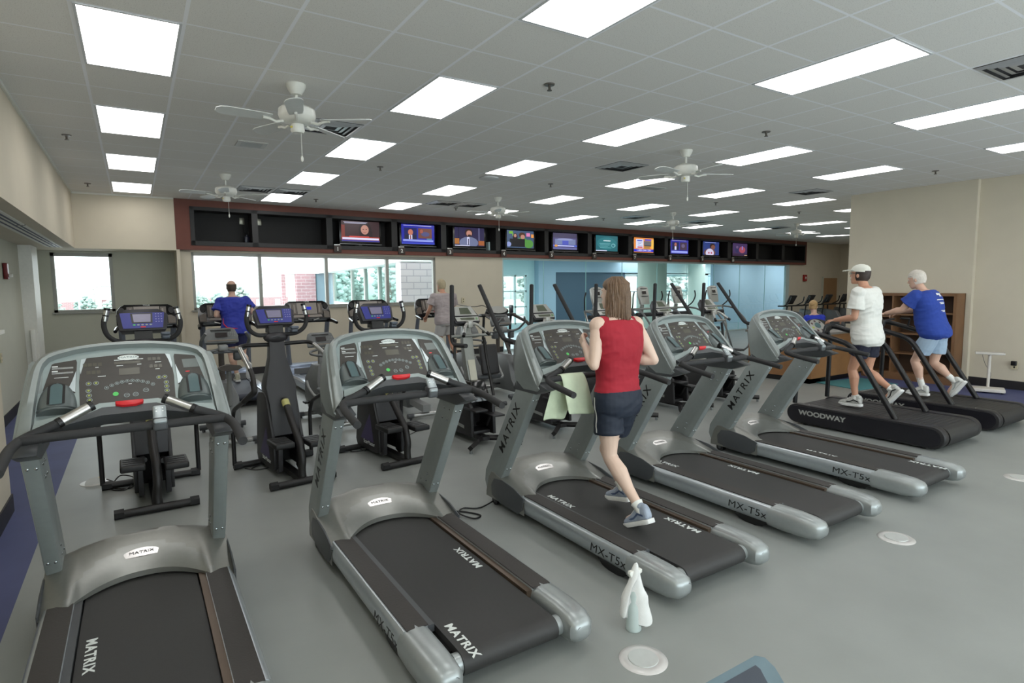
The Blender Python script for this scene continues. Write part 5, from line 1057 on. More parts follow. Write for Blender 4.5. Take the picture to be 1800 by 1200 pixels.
def person(label, loc, J, skin, s=1.0, shirt=None, sleeve=.5, shorts=None, short_len=.55, sock=.1, shoes=None, accent=None, headrot=(0,0), thick=1.0, belly=0, hair=None, hands=((0,-.4,-1),(0,-.4,-1)), hem=-.20, vox=.006, loose=.02, rz=0):
    t = thing('person', label, 'person', loc, rz)
    m = M(); torso(m, J, 0, s=s, belly=belly, w=thick)
    N, H = V_(J['neck']), V_(J['head']); limb(m, [N-Vector((0,.01,.05)), N, H+Vector((0,-.02,-.06))], [.062*s*thick,.056*s,.052*s])
    q, R = head(m, H, *headrot, s)
    for k, sd in (('L',-1),('R',1)):
        S, E, W = V_(J['S'+k]), V_(J['E'+k]), V_(J['W'+k])
        m.ell(S, (.062*s*thick,)*3); limb(m, [N.lerp(S, .45)+Vector((0,0,-.045)), S], [.05*s,.055*s*thick])
        limb(m, [S, S.lerp(E, .4), E], [.050*s*thick,.049*s*thick,.038*s]); limb(m, [E, E.lerp(W, .3), E.lerp(W, .75), W], [.038*s,.041*s*thick,.031*s,.025*s])
        n_ = hands[0 if k == 'L' else 1]; hand(m, W, (W-E) if 'H'+k not in J else V_(J['H'+k]), n_, s, sd, J.get('curl', .9))
        Hp, K, A = V_(J['H'+k.lower()]), V_(J['K'+k]), V_(J['A'+k])
        limb(m, [Hp, Hp.lerp(K, .45), Hp.lerp(K, .85), K], [.085*s*thick,.076*s*thick,.058*s,.053*s])
        bk = (A-K).normalized(); cf = K.lerp(A, .28)+Vector((0,-.014*s,0)); limb(m, [K, cf, K.lerp(A, .62), A], [.052*s,.056*s*thick,.042*s,.033*s])
        T = V_(J['T'+k]).normalized(); limb(m, [A+T*-.03-Vector((0,0,.03)), A+T*.08-Vector((0,0,.05)), A+T*.13-Vector((0,0,.055))], [.028*s,.03*s,.024*s])
    body = remeshed(m, 'body', [skin], t, vox)
    for x in (-1,1):
        e = M(); e.ell(q(x*.031,.080,.012), (.013*s,.010*s,.008*s), 0, 10, 7); ey = e.build('eye', [eyew], parent=t); e = M(); e.ell(q(x*.031,.0885,.012), (.006*s,.004*s,.006*s), 0, 8, 6); e.build('iris', [eyed], parent=ey)
    e = M(); e.loft([[q(a, .093, -.067+dz) for a, dz in ((-.020,0),(-.008,.004),(.008,.004),(.020,0),(.006,-.005),(-.006,-.005))],[q(a*.9, .099, -.067+dz*.8) for a, dz in ((-.020,0),(-.008,.004),(.008,.004),(.020,0),(.006,-.005),(-.006,-.005))]], 0); e.build('lips', [mat('lip', (.66,.42,.38), .5)], parent=t)
    if shirt is not None:
        m = M(); torso(m, J, loose, z0=hem, s=s, belly=belly, w=thick, top=False)
        for k in 'LR':
            S, E = V_(J['S'+k]), V_(J['E'+k])
            if sleeve: m.ell(S+Vector((0,0,-.002)), ((.062+loose*.55)*s*thick,)*3)
            limb(m, [N.lerp(S, .42)+Vector((0,0,-.052*s)), S if sleeve else N.lerp(S, .72)+Vector((0,0,-.018))], [(.052+loose*.4)*s,(.055+loose*.5)*s*thick])
            if sleeve: e_ = S.lerp(E, sleeve); m.tube([S, S.lerp(e_, .5), e_, S.lerp(E, sleeve+.04)], [(.052+loose*.6)*s*thick,(.056+loose*.8)*s*thick,(.058+loose)*s*thick,(.059+loose)*s*thick], 16)
        m.tube([N-Vector((0,.01,.07))*s, N-Vector((0,.012,.01))*s], [.085*s*thick,.066*s], 16)
        remeshed(m, 'shirt', [shirt], t, .006, 10, folds=.0065 if sleeve else .0045)
    if shorts is not None:
        m = M(); P = V_(J['pelvis']); ax = (N-P); ln = -atan2(ax.y, ax.z); rp = J.get('rp', 0)
        m.loft([ringp(P+ax*u, (a*thick+.014)*s, (b+.016+belly*.2)*s, rp, lean=ln) for u, a, b in ((-.19,.13,.10),(-.12,.165,.12),(-.03,.175,.127),(.06,.168,.118),(.12,.16,.112))], 0)
        for k in 'LR':
            Hp, K = V_(J['H'+k.lower()]), V_(J['K'+k]); e_ = Hp.lerp(K, short_len)
            m.tube([Hp+Vector((0,0,.03)), Hp.lerp(e_, .5), e_], [(.094*thick)*s,(.098*thick)*s,(.100*thick)*s], 18)
        remeshed(m, 'shorts', [shorts], t, .006, 8, folds=.0045)
    for k in 'LR':
        K, A = J['K'+k], J['A'+k]
        if sock: sockm(t, K, A, sock, s=s)
        if shoes: shoe(t, A, J['T'+k], 0, shoes, s, accent)
    return t, q, R
# ---- runner in red
redshirt = mat('crimson_jersey', (.62,.10,.17), .8, noise=.05, nscale=8, bump=.55, bscale=7, bdist=.035); navy = mat('navy_shorts', (.085,.125,.19), .7, bump=.4, bscale=7, bdist=.03); 
shoeb = mat('shoe_blue_white', (.58,.62,.68), .5, noise=.15, nscale=25); shoed = mat('shoe_blue', (.27,.33,.45), .5)
JW = dict(pelvis=(0,.09,.86), neck=(0,.11,1.475), head=(0,.135,1.635), rp=.05, rs=-.08, SL=(-.165,.12,1.405), SR=(.165,.09,1.40), EL=(-.245,.07,1.13), ER=(.255,-.02,1.14), WL=(-.185,.25,1.26), WR=(.12,.17,1.15),
 Hl=(-.085,.10,.80), Hr=(.085,.09,.80), KL=(-.09,.07,.44), KR=(.09,.32,.42), AL=(-.09,-.245,.145), AR=(.085,.12,.165), TL=(0,.90,-.42), TR=(0,.95,-.2), curl=1.2)
WO, q, R = person('woman with brown bob running in a red sleeveless top and navy shorts', (3.2,-1.6,.178), JW, skinp, .97, redshirt, 0, navy, .52, .055, shoeb, shoed, (.35,0), 1.12, 0, hands=((1,.2,.3),(0,0,1)), hem=-.10, loose=.014)
hairb = mat('hair_brown', (.40,.31,.23), .55, noise=.22, nscale=60)
def strands(mb, q, n, ang0, ang1, ztop, zbot, ra, rb, rr, rnd, flare=0, wob=.004):
    for k in range(n):
        a = ang0+(ang1-ang0)*k/(n-1); zb = zbot+rnd.uniform(-.02,.02); P = []
        for i in range(7):
            u = i/6; z = ztop+(zb-ztop)*u; rad = 1 if z < .05 else sqrt(max(.05, 1-((z-.05)/.085)**2))
            f_ = 1+flare*max(0, (.03-z)/.2); P.append(q(ra*rad*f_*cos(a)+rnd.uniform(-wob,wob), -.01+rb*rad*f_*sin(a)+rnd.uniform(-wob,wob), z))
        mb.tube(P, [rr*.5,rr,rr,rr,rr*.95,rr*.8,rr*.3], 6)
m = M(); rnd = random.Random(5)
m.loft([[q(a*cos(2*pi*k/20), yy+b*sin(2*pi*k/20), z) for k in range(20)] for z, a, b, yy in ((-.015,.070,.062,-.042),(.03,.085,.098,-.020),(.065,.083,.104,-.010),(.095,.068,.088,-.008),(.118,.042,.054,-.008),(.128,.014,.018,-.008))], 0)
m.loft([[q(a*cos(pi+pi*k/14), -.020+b*sin(pi+pi*k/14), z) for k in range(15)]+[q(a*.80*cos(2*pi-pi*k/14), -.016+b*.78*sin(2*pi-pi*k/14), z) for k in range(15)] for z, a, b in ((.05,.088,.098),(.0,.094,.100),(-.06,.098,.102),(-.12,.100,.104),(-.17,.094,.100),(-.205,.080,.090))], 0)
strands(m, q, 34, pi*.93, pi*2.07, .126, -.20, .091, .104, .0095, rnd, .10)
m.build('hair', [hairb], parent=WO)
shw = [c for c in ALLCH(WO) if c.name.startswith('shorts')][0]; hp, kn = V_(JW['Hl']), V_(JW['KL'])
lbl(conform(shw, hp.lerp(kn, .17)+Vector((0,.01,0)), Vector((0,1,0)), (hp-kn).normalized(), Vector((-1,0,0)), .014, .30, 2, 14, 1, .003).build('white_stripe', [sole], parent=WO), 'white side stripe of the shorts')
# ---- man in white
JM = dict(pelvis=(0,.06,.90), neck=(0,.13,1.535), head=(0,.19,1.69), SL=(-.19,.10,1.45), SR=(.19,.10,1.45), EL=(-.225,.12,1.15), ER=(.225,.14,1.15), WL=(-.19,.38,1.105), WR=(.20,.40,1.105),
 Hl=(-.09,.06,.84), Hr=(.09,.06,.84), KL=(-.09,.19,.47), KR=(.09,.09,.44), AL=(-.09,.13,.105), AR=(.10,-.21,.245), TL=(0,1,-.03), TR=(0,.62,-.78), curl=1.0)
whitet = mat('white_tee', (.86,.86,.84), .85, noise=.03, nscale=7, bump=.45, bscale=6, bdist=.03); shoez = mat('shoe_white_black', (.70,.70,.68), .5, noise=.3, nscale=40); shk = mat('shoe_black', (.12,.12,.13), .5)
MW, q, R = person('man in a white cap, white t-shirt and navy shorts walking on a slat belt treadmill', (8.12,-.88,.285), JM, skin2, 1.04, whitet, .62, mat('navy_dark_shorts', (.09,.10,.18), .8), .50, .035, shoez, shk, (.12,.06), 1.05, .02, hands=((0,-.3,-1),(0,-.3,-1)), hem=-.22, loose=.034)
m = M(); hc = [(-.045,.074,.100,-.012),(.0,.080,.106,-.014),(.05,.081,.107,-.012)]
m.loft([[q(a*cos(pi*.88+pi*1.24*k/14), yy+b*sin(pi*.88+pi*1.24*k/14), z) for k in range(15)]+[q(a*.8*cos(pi*2.12-pi*1.24*k/14), yy+b*.8*sin(pi*2.12-pi*1.24*k/14), z) for k in range(15)] for z, a, b, yy in ((-.075,.062,.078,-.014),)+tuple(hc)], 0)
m.build('hair', [mat('hair_dark', (.20,.16,.14), .6, noise=.2, nscale=60)], parent=MW)
m = M(); m.loft([[q(a*cos(2*pi*k/22), yy+b*sin(2*pi*k/22), z) for k in range(22)] for z, a, b, yy in ((.035,.086,.110,-.004),(.065,.086,.110,-.005),(.095,.074,.094,-.008),(.118,.050,.062,-.01),(.130,.016,.02,-.01))], 0)
m.loft([[q(x, y, z) for x, y, z in ((-.082,.050,.050),(-.07,.135,.040),(-.035,.195,.030),(.035,.195,.030),(.07,.135,.040),(.082,.050,.050))],[q(x, y, z+.013) for x, y, z in ((-.082,.050,.050),(-.07,.135,.040),(-.035,.195,.030),(.035,.195,.030),(.07,.135,.040),(.082,.050,.050))]], 0, sm=False)
m.build('cap', [mat('cap_white', (.84,.84,.80), .8)], parent=MW)
m = M()
for x in (-1,1):
    m.tube([q(x*.074,.0,.012), q(x*.070,.06,.014), q(x*.055,.094,.014)], .002, 6); m.tube([q(x*.031+.021*cos(2*pi*k/12), .102, .010+.015*sin(2*pi*k/12)) for k in range(13)], .0018, 6)
m.tube([q(-.012,.103,.014), q(.012,.103,.014)], .002, 6); m.build('glasses', [mat('glasses_frame', (.3,.28,.27), .3, metal=.6)], parent=MW)
# ---- man in royal blue, right
JB = dict(pelvis=(0,-.10,.90), neck=(0,.09,1.47), head=(0,.175,1.625), SL=(-.20,.09,1.385), SR=(.20,.09,1.385), EL=(-.235,.24,1.20), ER=(.225,.26,1.20), WL=(-.19,.47,1.14), WR=(.19,.48,1.14),
 Hl=(-.095,-.09,.84), Hr=(.095,-.10,.84), KL=(-.10,.10,.47), KR=(.10,-.06,.44), AL=(-.10,-.02,.105), AR=(.10,-.33,.215), TL=(0,1,-.03), TR=(0,.55,-.85), curl=1.1)
royal = mat('royal_blue_tee', (.14,.25,.58), .85, noise=.06, nscale=6, bump=.45, bscale=6, bdist=.035); paleb_ = mat('pale_blue_shorts', (.60,.68,.76), .8); shoew = mat('shoe_white', (.80,.80,.78), .5)
MB_, q, R = person('white haired man in a blue t-shirt with white print leaning on the rails', (9.62,-.88,.285), JB, skin1, 1.04, royal, .55, paleb_, .62, .20, shoew, mat('shoe_grey', (.6,.62,.62), .5), (.15,-.25), 1.14, .06, hands=((0,-.3,-1),(0,-.3,-1)), hem=-.22, loose=.034)
whair = mat('hair_white', (.80,.77,.73), .6, noise=.1, nscale=60)
def shorthair(q, t, m_, zl=-.05, top=True):
    m = M(); m.loft([[q(a*cos(pi*.9+pi*1.2*k/14), yy+b*sin(pi*.9+pi*1.2*k/14), z) for k in range(15)]+[q(a*.8*cos(pi*2.1-pi*1.2*k/14), yy+b*.8*sin(pi*2.1-pi*1.2*k/14), z) for k in range(15)] for z, a, b, yy in ((zl-.02,.062,.078,-.014),(zl+.02,.075,.099,-.012),(.0,.079,.105,-.014),(.05,.081,.107,-.012))], 0)
    if top:
        m.loft([[q(a*cos(2*pi*k/22), yy+b*sin(2*pi*k/22), z) for k in range(22)] for z, a, b, yy in ((.035,.080,.100,-.014),(.065,.082,.102,-.012),(.095,.066,.084,-.010),(.118,.042,.054,-.01),(.126,.014,.02,-.01))], 0)
        r = random.Random(4)
        for k in range(60):
            a = r.uniform(0, 2*pi); u = r.uniform(0,1)**.6; z = .125-.075*u*u; rr = u
            m.ell(q(.076*rr*cos(a), -.012+.094*rr*sin(a), z), (.016,.018,.009), 0, 7, 5)
    m.build('hair', [m_], parent=t)
shorthair(q, MB_, whair)
P, N = V_(JB['pelvis']), V_(JB['neck']); ax = (N-P); back = Vector((0,-ax.z,ax.y)).normalized()
sh_ = [c for c in ALLCH(MB_) if c.name.startswith('shirt')][0]
for (u, x, w_, h_) in ((.80,.03,.05,.05),(.82,-.02,.05,.03),(.68,.0,.20,.012),(.61,.01,.15,.012),(.585,.01,.11,.010),(.43,.02,.13,.010),(.405,.03,.08,.010)):
    conform(sh_, P+ax*u+Vector((x,0,0)), Vector((1,0,0)), ax.normalized(), back, w_, h_, 8, 2, .9).build('shirt_print', [sole], parent=MB_)
# ---- runner in blue by the window
JR = dict(pelvis=(0,.02,.93), neck=(-.01,.10,1.52), head=(-.01,.13,1.675), SL=(-.20,.09,1.42), SR=(.20,.07,1.43), EL=(-.29,.02,1.19), ER=(.30,.0,1.22), WL=(-.17,.26,1.18), WR=(.20,.24,1.24),
 Hl=(-.095,.02,.86), Hr=(.095,.02,.86), KL=(-.08,.06,.48), KR=(.10,-.02,.47), AL=(-.0,.04,.115), AR=(.13,-.36,.32), TL=(0,1,-.02), TR=(0,.30,-.95), curl=1.4)
RB, q, R = person('balding man in a royal blue running shirt with red piping, seen from behind', (1.70,6.65,.218), JR, skin1, 1.03, mat('running_shirt_blue', (.17,.22,.62), .75, noise=.05, nscale=6, bump=.45, bscale=6, bdist=.035), .62, mat('dark_blue_shorts', (.07,.09,.25), .8), .55, .04, mat('shoe_cream', (.75,.74,.66), .6, noise=.15, nscale=30), mat('shoe_grey', (.6,.62,.62), .5), (0,0), 1.12, .04, hands=((0,0,1),(0,0,1)), hem=-.18, vox=.008, loose=.03)
shorthair(q, RB, mat('hair_dark_grey', (.30,.25,.21), .6, noise=.2, nscale=60), -.05, False)
m = M(); m.tube([(-.19,-.06,1.14),(-.195,-.10,1.05),(-.15,-.165,.985),(-.05,-.18,.965),(.02,-.18,.96)], [.003,.008,.012,.008,.003], 6); m.build('red_piping', [mat('piping_red', (.8,.15,.2), .6)], parent=RB)
# ---- man in grey
JG = dict(pelvis=(0,-.02,.93), neck=(0,.09,1.52), head=(-.0,.16,1.67), rs=-.1, SL=(-.205,.08,1.43), SR=(.205,.03,1.43), EL=(-.29,.14,1.17), ER=(.28,.14,1.17), WL=(-.27,.34,1.02), WR=(.25,.36,1.02),
 Hl=(-.095,-.02,.87), Hr=(.095,-.02,.87), KL=(-.12,.08,.48), KR=(.10,-.10,.47), AL=(-.12,.02,.115), AR=(.10,-.30,.20), TL=(0,1,-.02), TR=(0,.75,-.6), curl=1.0)
GR, q, R = person('grey haired man in a damp grey t-shirt and pale shorts, seen from behind', (5.74,6.55,.218), JG, skin2, 1.08, mat('heather_grey_tee', (.64,.60,.60), .85, noise=.12, nscale=5, bump=.4, bscale=6, bdist=.03), .55, mat('pale_grey_shorts', (.68,.67,.66), .8), .60, .04, shoew, None, (.25,-.1), 1.08, .04, hands=((0,-.3,-1),(0,-.3,-1)), hem=-.16, vox=.008, loose=.03)
shorthair(q, GR, mat('hair_silver_blond', (.66,.61,.50), .6, noise=.15, nscale=60))
# ---- seated woman behind the counter
JS = dict(pelvis=(0,-.02,.68), neck=(0,.02,1.24), head=(.0,.05,1.39), SL=(-.17,.0,1.15), SR=(.17,.0,1.15), EL=(-.21,.06,.90), ER=(.21,.06,.90), WL=(-.14,.28,.90), WR=(.14,.28,.90),
 Hl=(-.09,.02,.64), Hr=(.09,.02,.64), KL=(-.10,.42,.66), KR=(.10,.42,.66), AL=(-.10,.40,.28), AR=(.10,.40,.28), TL=(0,1,-.1), TR=(0,1,-.1), curl=.6)
SW, q, R = person('blond woman in a blue shirt sitting behind the wooden counter', (12.0,2.16,0), JS, skin1, 1.0, mat('staff_shirt_blue', (.12,.20,.68), .8), .6, mat('dark_trousers', (.12,.12,.14), .8), .95, .12, shk, None, (-.9,-.25), 1.0, 0, hands=((0,0,-1),(0,0,-1)), hem=-.12, vox=.009, loose=.02, rz=-.35)
hbl = mat('hair_blond', (.68,.55,.37), .6, noise=.15, nscale=50)
shorthair(q, SW, hbl)
m = M(); m.ell(q(0,-.105,.03), (.05,.05,.045)); m.build('hair_bun', [hbl], parent=SW)
m = M(); e = V_(JS['neck'])+Vector((0,-.112,-.13)); m.poly([e+Vector(v) for v in ((-.12,0,0),(.08,0,0),(.08,.004,.035),(-.12,.004,.035))]); m.build('white_lettering_patch', [sole], parent=SW)
# ================================================================ black slat belt treadmills
wwm = mat('slat_black', (.11,.105,.115), .45, bump=.2, bscale=150); wwd = mat('panel_black_purple', (.085,.08,.105), .35); railb = mat('rail_black', (.085,.085,.095), .3)
slatm = bpy.data.materials.new('slat_belt'); slatm.use_nodes = True; nt = slatm.node_tree; b = nt.nodes['Principled BSDF']; b.inputs['Base Color'].default_value = (.014,.0135,.014,1); b.inputs['Roughness'].default_value = .55
tc = nt.nodes.new('ShaderNodeTexCoord'); sp_ = nt.nodes.new('ShaderNodeSeparateXYZ'); wv = nt.nodes.new('ShaderNodeMath'); wv.operation = 'PINGPONG'; wv.inputs[1].default_value = .03
nt.links.new(tc.outputs['Object'], sp_.inputs[0]); nt.links.new(sp_.outputs[1], wv.inputs[0]); bp = nt.nodes.new('ShaderNodeBump'); bp.inputs['Strength'].default_value = .8; bp.inputs['Distance'].default_value = .2
nt.links.new(wv.outputs[0], bp.inputs['Height']); nt.links.new(bp.outputs[0], b.inputs['Normal'])
def make_ww(label, loc):
    t = thing('treadmill', label, 'treadmill', loc, 0, 'black slat belt treadmills')
    m = M(); prof = [(-.22,.255)]+[(-1.80-.115*sin(k*pi/10), .14+.115*cos(k*pi/10)) for k in range(11)]+[(-.25+.0,.025)]+[(-.22-.115*sin(-k*pi/10)-.03, .14-.115*cos(k*pi/10)) for k in range(1,10)]
    prof = [(-1.82-.115*sin(k*pi/12), .142+.115*cos(k*pi/12)) for k in range(13)]+[(-.22+.115*sin(k*pi/12), .142-.115*cos(k*pi/12)) for k in range(13)]
    m.prism(prof, -.36, .36, 'x', 0, True); m.build('slat_belt', [slatm], parent=t)
    pp = [(-1.80-.13*sin(k*pi/12), .145+.125*cos(k*pi/12)) for k in range(13)]+[(-.20+.13*sin(k*pi/12), .145-.125*cos(k*pi/12)) for k in range(13)]
    for s in (-1,1):
        m = M(); m.prism(pp, min(s*.37,s*.49), max(s*.37,s*.49), 'x', 0, True); sp2 = m.build('side_housing', [wwm], parent=t, bev=.012)
        p3 = [(-1.79-.105*sin(k*pi/12), .145+.10*cos(k*pi/12)) for k in range(13)]+[(-.20+.105*sin(k*pi/12), .145-.10*cos(k*pi/12)) for k in range(13)]
        m = M(); m.prism(p3, min(s*.488,s*.497), max(s*.488,s*.497), 'x', 0); m.build('side_panel', [wwd], parent=sp2)
        if s < 0: text('lettering', 'WOODWAY', .085, frame_mtx((-.4985,-.55,.165),(0,-1,0),(0,0,1)), mat('letter_grey', (.62,.62,.60), .4), sp2, .0006, xs=1.25, stroke=.003)
        for y in (-.35,-1.65): m = M(); m.cyl((s*.43,y,.268),(s*.43,y,.273),.010,10); m.build('bolt', [bolt], parent=sp2)
        for y in (-.30,-1.70): m = M(); m.cyl((s*.42,y,0),(s*.42,y,.03),.03,12); m.build('foot', [black], parent=t)
        P = bend([(s*.385,-1.38,.26),(s*.385,-.84,1.10),(s*.385,-.26,1.25),(s*.36,-.16,1.27),(s*.20,-.10,1.25)], .14, 7)
        m = M(); m.tube(P, .034, 12); hr = m.build('handrail', [railb], parent=t)
        m = M(); m.tube([(s*.30,-.12,1.25),(s*.38,-.14,1.05),(s*.39,-.12,.26)], .03, 10); m.build('front_post', [railb], parent=t)
        m = M(); m.tube(bend([(s*.385,-.46,1.19),(s*.375,-.49,1.33),(s*.10,-.49,1.345)], .03), .014, 8); m.build('grab_bar', [foam], parent=t)
    m = M(); m.cyl((-.42,-.12,1.24),(.42,-.12,1.24),.03,10); m.build('front_bar', [railb], parent=t)
    R_ = Matrix.Rotation(radians(-35), 3, 'X'); c = (0,-.16,1.27)
    def q(x, y, z): return R_@Vector((x,y,z))+Vector(c)
    m = M(); m.loft([[q(.30*cos(2*pi*k/24), -.03, .12*sin(2*pi*k/24)) for k in range(24)],[q(.28*cos(2*pi*k/24), .07, .10*sin(2*pi*k/24)) for k in range(24)]], 0); cs = m.build('console', [black], parent=t, bev=.008)
    m = M(); m.disc(q(-.03,-.034,.0), (1,0,0), R_@Vector((0,0,1)), .17, .105, 0, 24); m.build('round_face', [consb], parent=cs)
    m = M(); m.disc(q(-.02,-.036,.01), (1,0,0), R_@Vector((0,0,1)), .065, .045, 0, 18); m.build('screen', [mat('teal_screen', (.30,.42,.44), .3)], parent=cs)
    for k in range(6): a = pi*.25+k*pi/3.6; m = M(); m.disc(q(-.03+.125*cos(a),-.036,.075*sin(a)), (1,0,0), R_@Vector((0,0,1)), .024, .016, 0, 12); m.build('key', [mat('key_maroon', (.30,.16,.17), .4) if k != 3 else mat('key_lime', (.65,.70,.25), .4)], parent=cs)
    return t
K1 = make_ww('black slat belt treadmill under the man in the white t-shirt', (8.10,0,0)); dup(K1, (9.60,0,0), 0, 'black slat belt treadmill under the man in the blue t-shirt')
# black treadmill with a round console by the wall
t = thing('treadmill', 'black treadmill with a cluttered round console standing by the wall beside the partition', 'treadmill', (7.25,7.0,0))
m = M(); m.prism([(-1.75,.06),(-1.85,.14),(-1.75,.26),(.1,.26),(.2,.15),(.1,.06)], -.30, .30, 'x'); m.build('slat_belt', [slatm], parent=t)
nb = mat('navy_black', (.10,.11,.17), .3)
for s in (-1,1):
    m = M(); m.prism([(-1.8,.03),(-1.92,.14),(-1.8,.27),(.15,.27),(.25,.15),(.15,.03)], min(s*.31,s*.44), max(s*.31,s*.44), 'x'); m.build('side_housing', [nb], parent=t, bev=.02)
    m = M(); m.tube(bend([(s*.38,-1.35,.26),(s*.38,-.80,1.05),(s*.36,-.15,1.22)], .12), .035, 10); m.build('handrail', [mat('rail_brown', (.22,.19,.17), .4)], parent=t)
    m = M(); m.tube([(s*.36,-.10,1.22),(s*.36,.0,.26)], .03, 10); m.build('front_post', [railb], parent=t)
m = M(); m.rbox((-.46,-.2,1.17),(.46,0,1.24), .03); cs = m.build('console_bar', [black], parent=t)
m = M(); m.loft([[(.24*cos(2*pi*k/20), -.12+.07*sin(2*pi*k/20)*1.0, 1.33+.08*sin(2*pi*k/20)) for k in range(20)],[(.22*cos(2*pi*k/20), -.02+.07*sin(2*pi*k/20), 1.27+.08*sin(2*pi*k/20)) for k in range(20)]], 0); m.build('round_face', [consb], parent=cs)
m = M(); m.loft([[(.30*cos(2*pi*k/20), -.10+.09*sin(2*pi*k/20), 1.305+.10*sin(2*pi*k/20)) for k in range(20)],[(.26*cos(2*pi*k/20), .03+.07*sin(2*pi*k/20), 1.23+.08*sin(2*pi*k/20)) for k in range(20)]], 0); m.build('console', [black], parent=t)
m = M(); m.rbox((.38,-.12,1.24),(.43,.02,1.42), .015); m.build('book_rack', [nb], parent=t)
m = M(); m.tube(crspline([(-.25,-.05,1.38),(-.36,-.02,1.43),(-.5,.2,1.40),(-.62,1.2,1.46),(-.70,2.25,1.49)], 5), .008, 6); m.build('power_lead', [black], parent=t)
# ================================================================ silver elliptical trainers behind
def make_ell(label, loc):
    t = thing('elliptical_trainer', label, 'cross trainer', loc, 0, 'silver elliptical trainers')
    m = M(); m.prism([(-1.1,.03),(-.9,.02),(.55,.04),(.60,.20),(.45,.62),(.25,.66),(.0,.30),(-.95,.14)], -.10, .10, 'x'); m.build('ramp_body', [mat('ell_silver', (.58,.58,.55), .4, metal=.3)], parent=t, bev=.02)
    m = M(); m.rbox((-.30,-1.25,0),(.30,-1.05,.08), .02); m.build('rear_foot', [skirt], parent=t)
    m = M(); m.rbox((-.30,.50,0),(.30,.62,.08), .02); m.build('front_foot', [skirt], parent=t)
    m = M(); m.tube([(0,.35,.6),(0,.22,1.1),(0,.16,1.42)], [.07,.055,.045], 10); m.build('mast', [mastm], parent=t)
    R_ = Matrix.Rotation(radians(-14), 3, 'X'); c = (0,.12,1.62)
    def q(x, y, z): return R_@Vector((x,y,z))+Vector(c)
    O_ = [(-.13,-.20),(.13,-.20),(.16,.0),(.15,.19),(.06,.215),(-.06,.215),(-.15,.19),(-.16,.0)]
    m = M(); m.loft([[q(x,-.02,z) for x, z in O_],[q(x*.9,.06,z*.92) for x, z in O_]], 0, sm=False); cs = m.build('console', [consb], parent=t, bev=.012)
    m = M(); m.poly([q(x,-.0335,z) for x, z in ((-.06,.03),(.06,.03),(.06,.10),(-.06,.10))]); m.build('screen', [mat('bike_screen', (.20,.18,.18), .25)], parent=cs)
    for z in (-.025,.15): m = M(); m.poly([q(x,-.0335,z+dz) for x, dz in ((-.10,0),(.10,0),(.10,.014),(-.10,.014))]); m.build('slot', [black], parent=cs)
    m = M(); m.cyl((-.34,.12,1.33),(.34,.12,1.33),.022,10); m.build('pivot_bar', [mastm], parent=t)
    m = M(); m.cyl((-.28,.05,1.20),(.28,.05,1.20),.045,12); m.build('foam_bar', [foam], parent=t)
    for s in (-1,1):
        m = M(); m.tube(bend([(s*.34,.12,1.33),(s*.38,-.20,1.30),(s*.42,-.55,.98),(s*.32,-.70,.40),(s*.20,-.6,.28)], .18, 6), .021, 10); m.build('arm_lever', [bg1], parent=t)
        m = M(); m.tube(bend([(s*.34,.12,1.34),(s*.42,.02,1.45),(s*.46,-.02,1.60),(s*.42,-.02,1.72)], .08, 5), .015, 8); m.build('moving_handle', [tubeb], parent=t)
        m = M(); m.tube([(s*.34,.12,1.33),(s*.30,-.05,.85),(s*.20,-.1,.35)], .022, 8); m.build('link', [silt], parent=t)
        m = M(); m.rbox((min(s*.08,s*.24),-.62+.25*s,.28-.04*s),(max(s*.08,s*.24),-.22+.25*s,.33-.04*s), .015); m.build('pedal', [skirt], parent=t)
    return t
EL = [(8.45,4.7,'silver elliptical trainer with its console just left of the runner\'s head'),(9.85,4.75,'silver elliptical trainer in front of the large round column'),(10.95,4.75,'silver elliptical trainer right of the large round column'),(12.15,4.7,'silver elliptical trainer farthest right, its ramp reaching towards the counter')]
e0 = make_ell(EL[0][2], (EL[0][0],EL[0][1],0))
for x, y, lb in EL[1:]: dup(e0, (x,y,0), 0, lb)
# ================================================================ distant dark machines
def make_far(label, loc):
    t = thing('exercise_bike', label, 'exercise bike', loc, 0, 'dark machines at the far end')
    m = M(); m.loft([[(-.22,-.02,1.02),(.22,-.02,1.02),(.22,.04,1.02),(-.22,.04,1.02)],[(-.20,-.22,1.36),(.20,-.22,1.36),(.20,-.12,1.38),(-.20,-.12,1.38)]], 0, sm=False); m.build('console', [stb], parent=t, bev=.02)
    m = M(); m.box((-.6,-.10,.93),(.6,.12,.98)); m.build('cross_bar', [black], parent=t)
    for s in (-1,1):
        m = M(); m.tube([(s*.15,0,.95),(s*.30,.05,.0)], .03, 8); m.build('leg', [black], parent=t)
        m = M(); m.tube(bend([(s*.40,.0,.95),(s*.45,-.3,1.1),(s*.42,-.35,1.32)], .1), .022, 8); m.build('handle', [black], parent=t)
    m = M(); m.loft([[(-.12,-.9,.05),(.12,-.9,.05),(.12,.5,.05),(-.12,.5,.05)],[(-.10,-.5,.7),(.10,-.5,.7),(.10,.3,.8),(-.10,.3,.8)]], 0, sm=False); m.build('body', [bg1], parent=t, bev=.03)
    return t
f0 = None
for i, x in enumerate((22.4,23.7,25.0,26.3)):
    lb = 'small dark machine in the far right corner beyond the counter, %s from the left' % ordn(i)
    if f0 is None: f0 = make_far(lb, (x,9.3,0))
    else: dup(f0, (x,9.3,0), 0, lb)
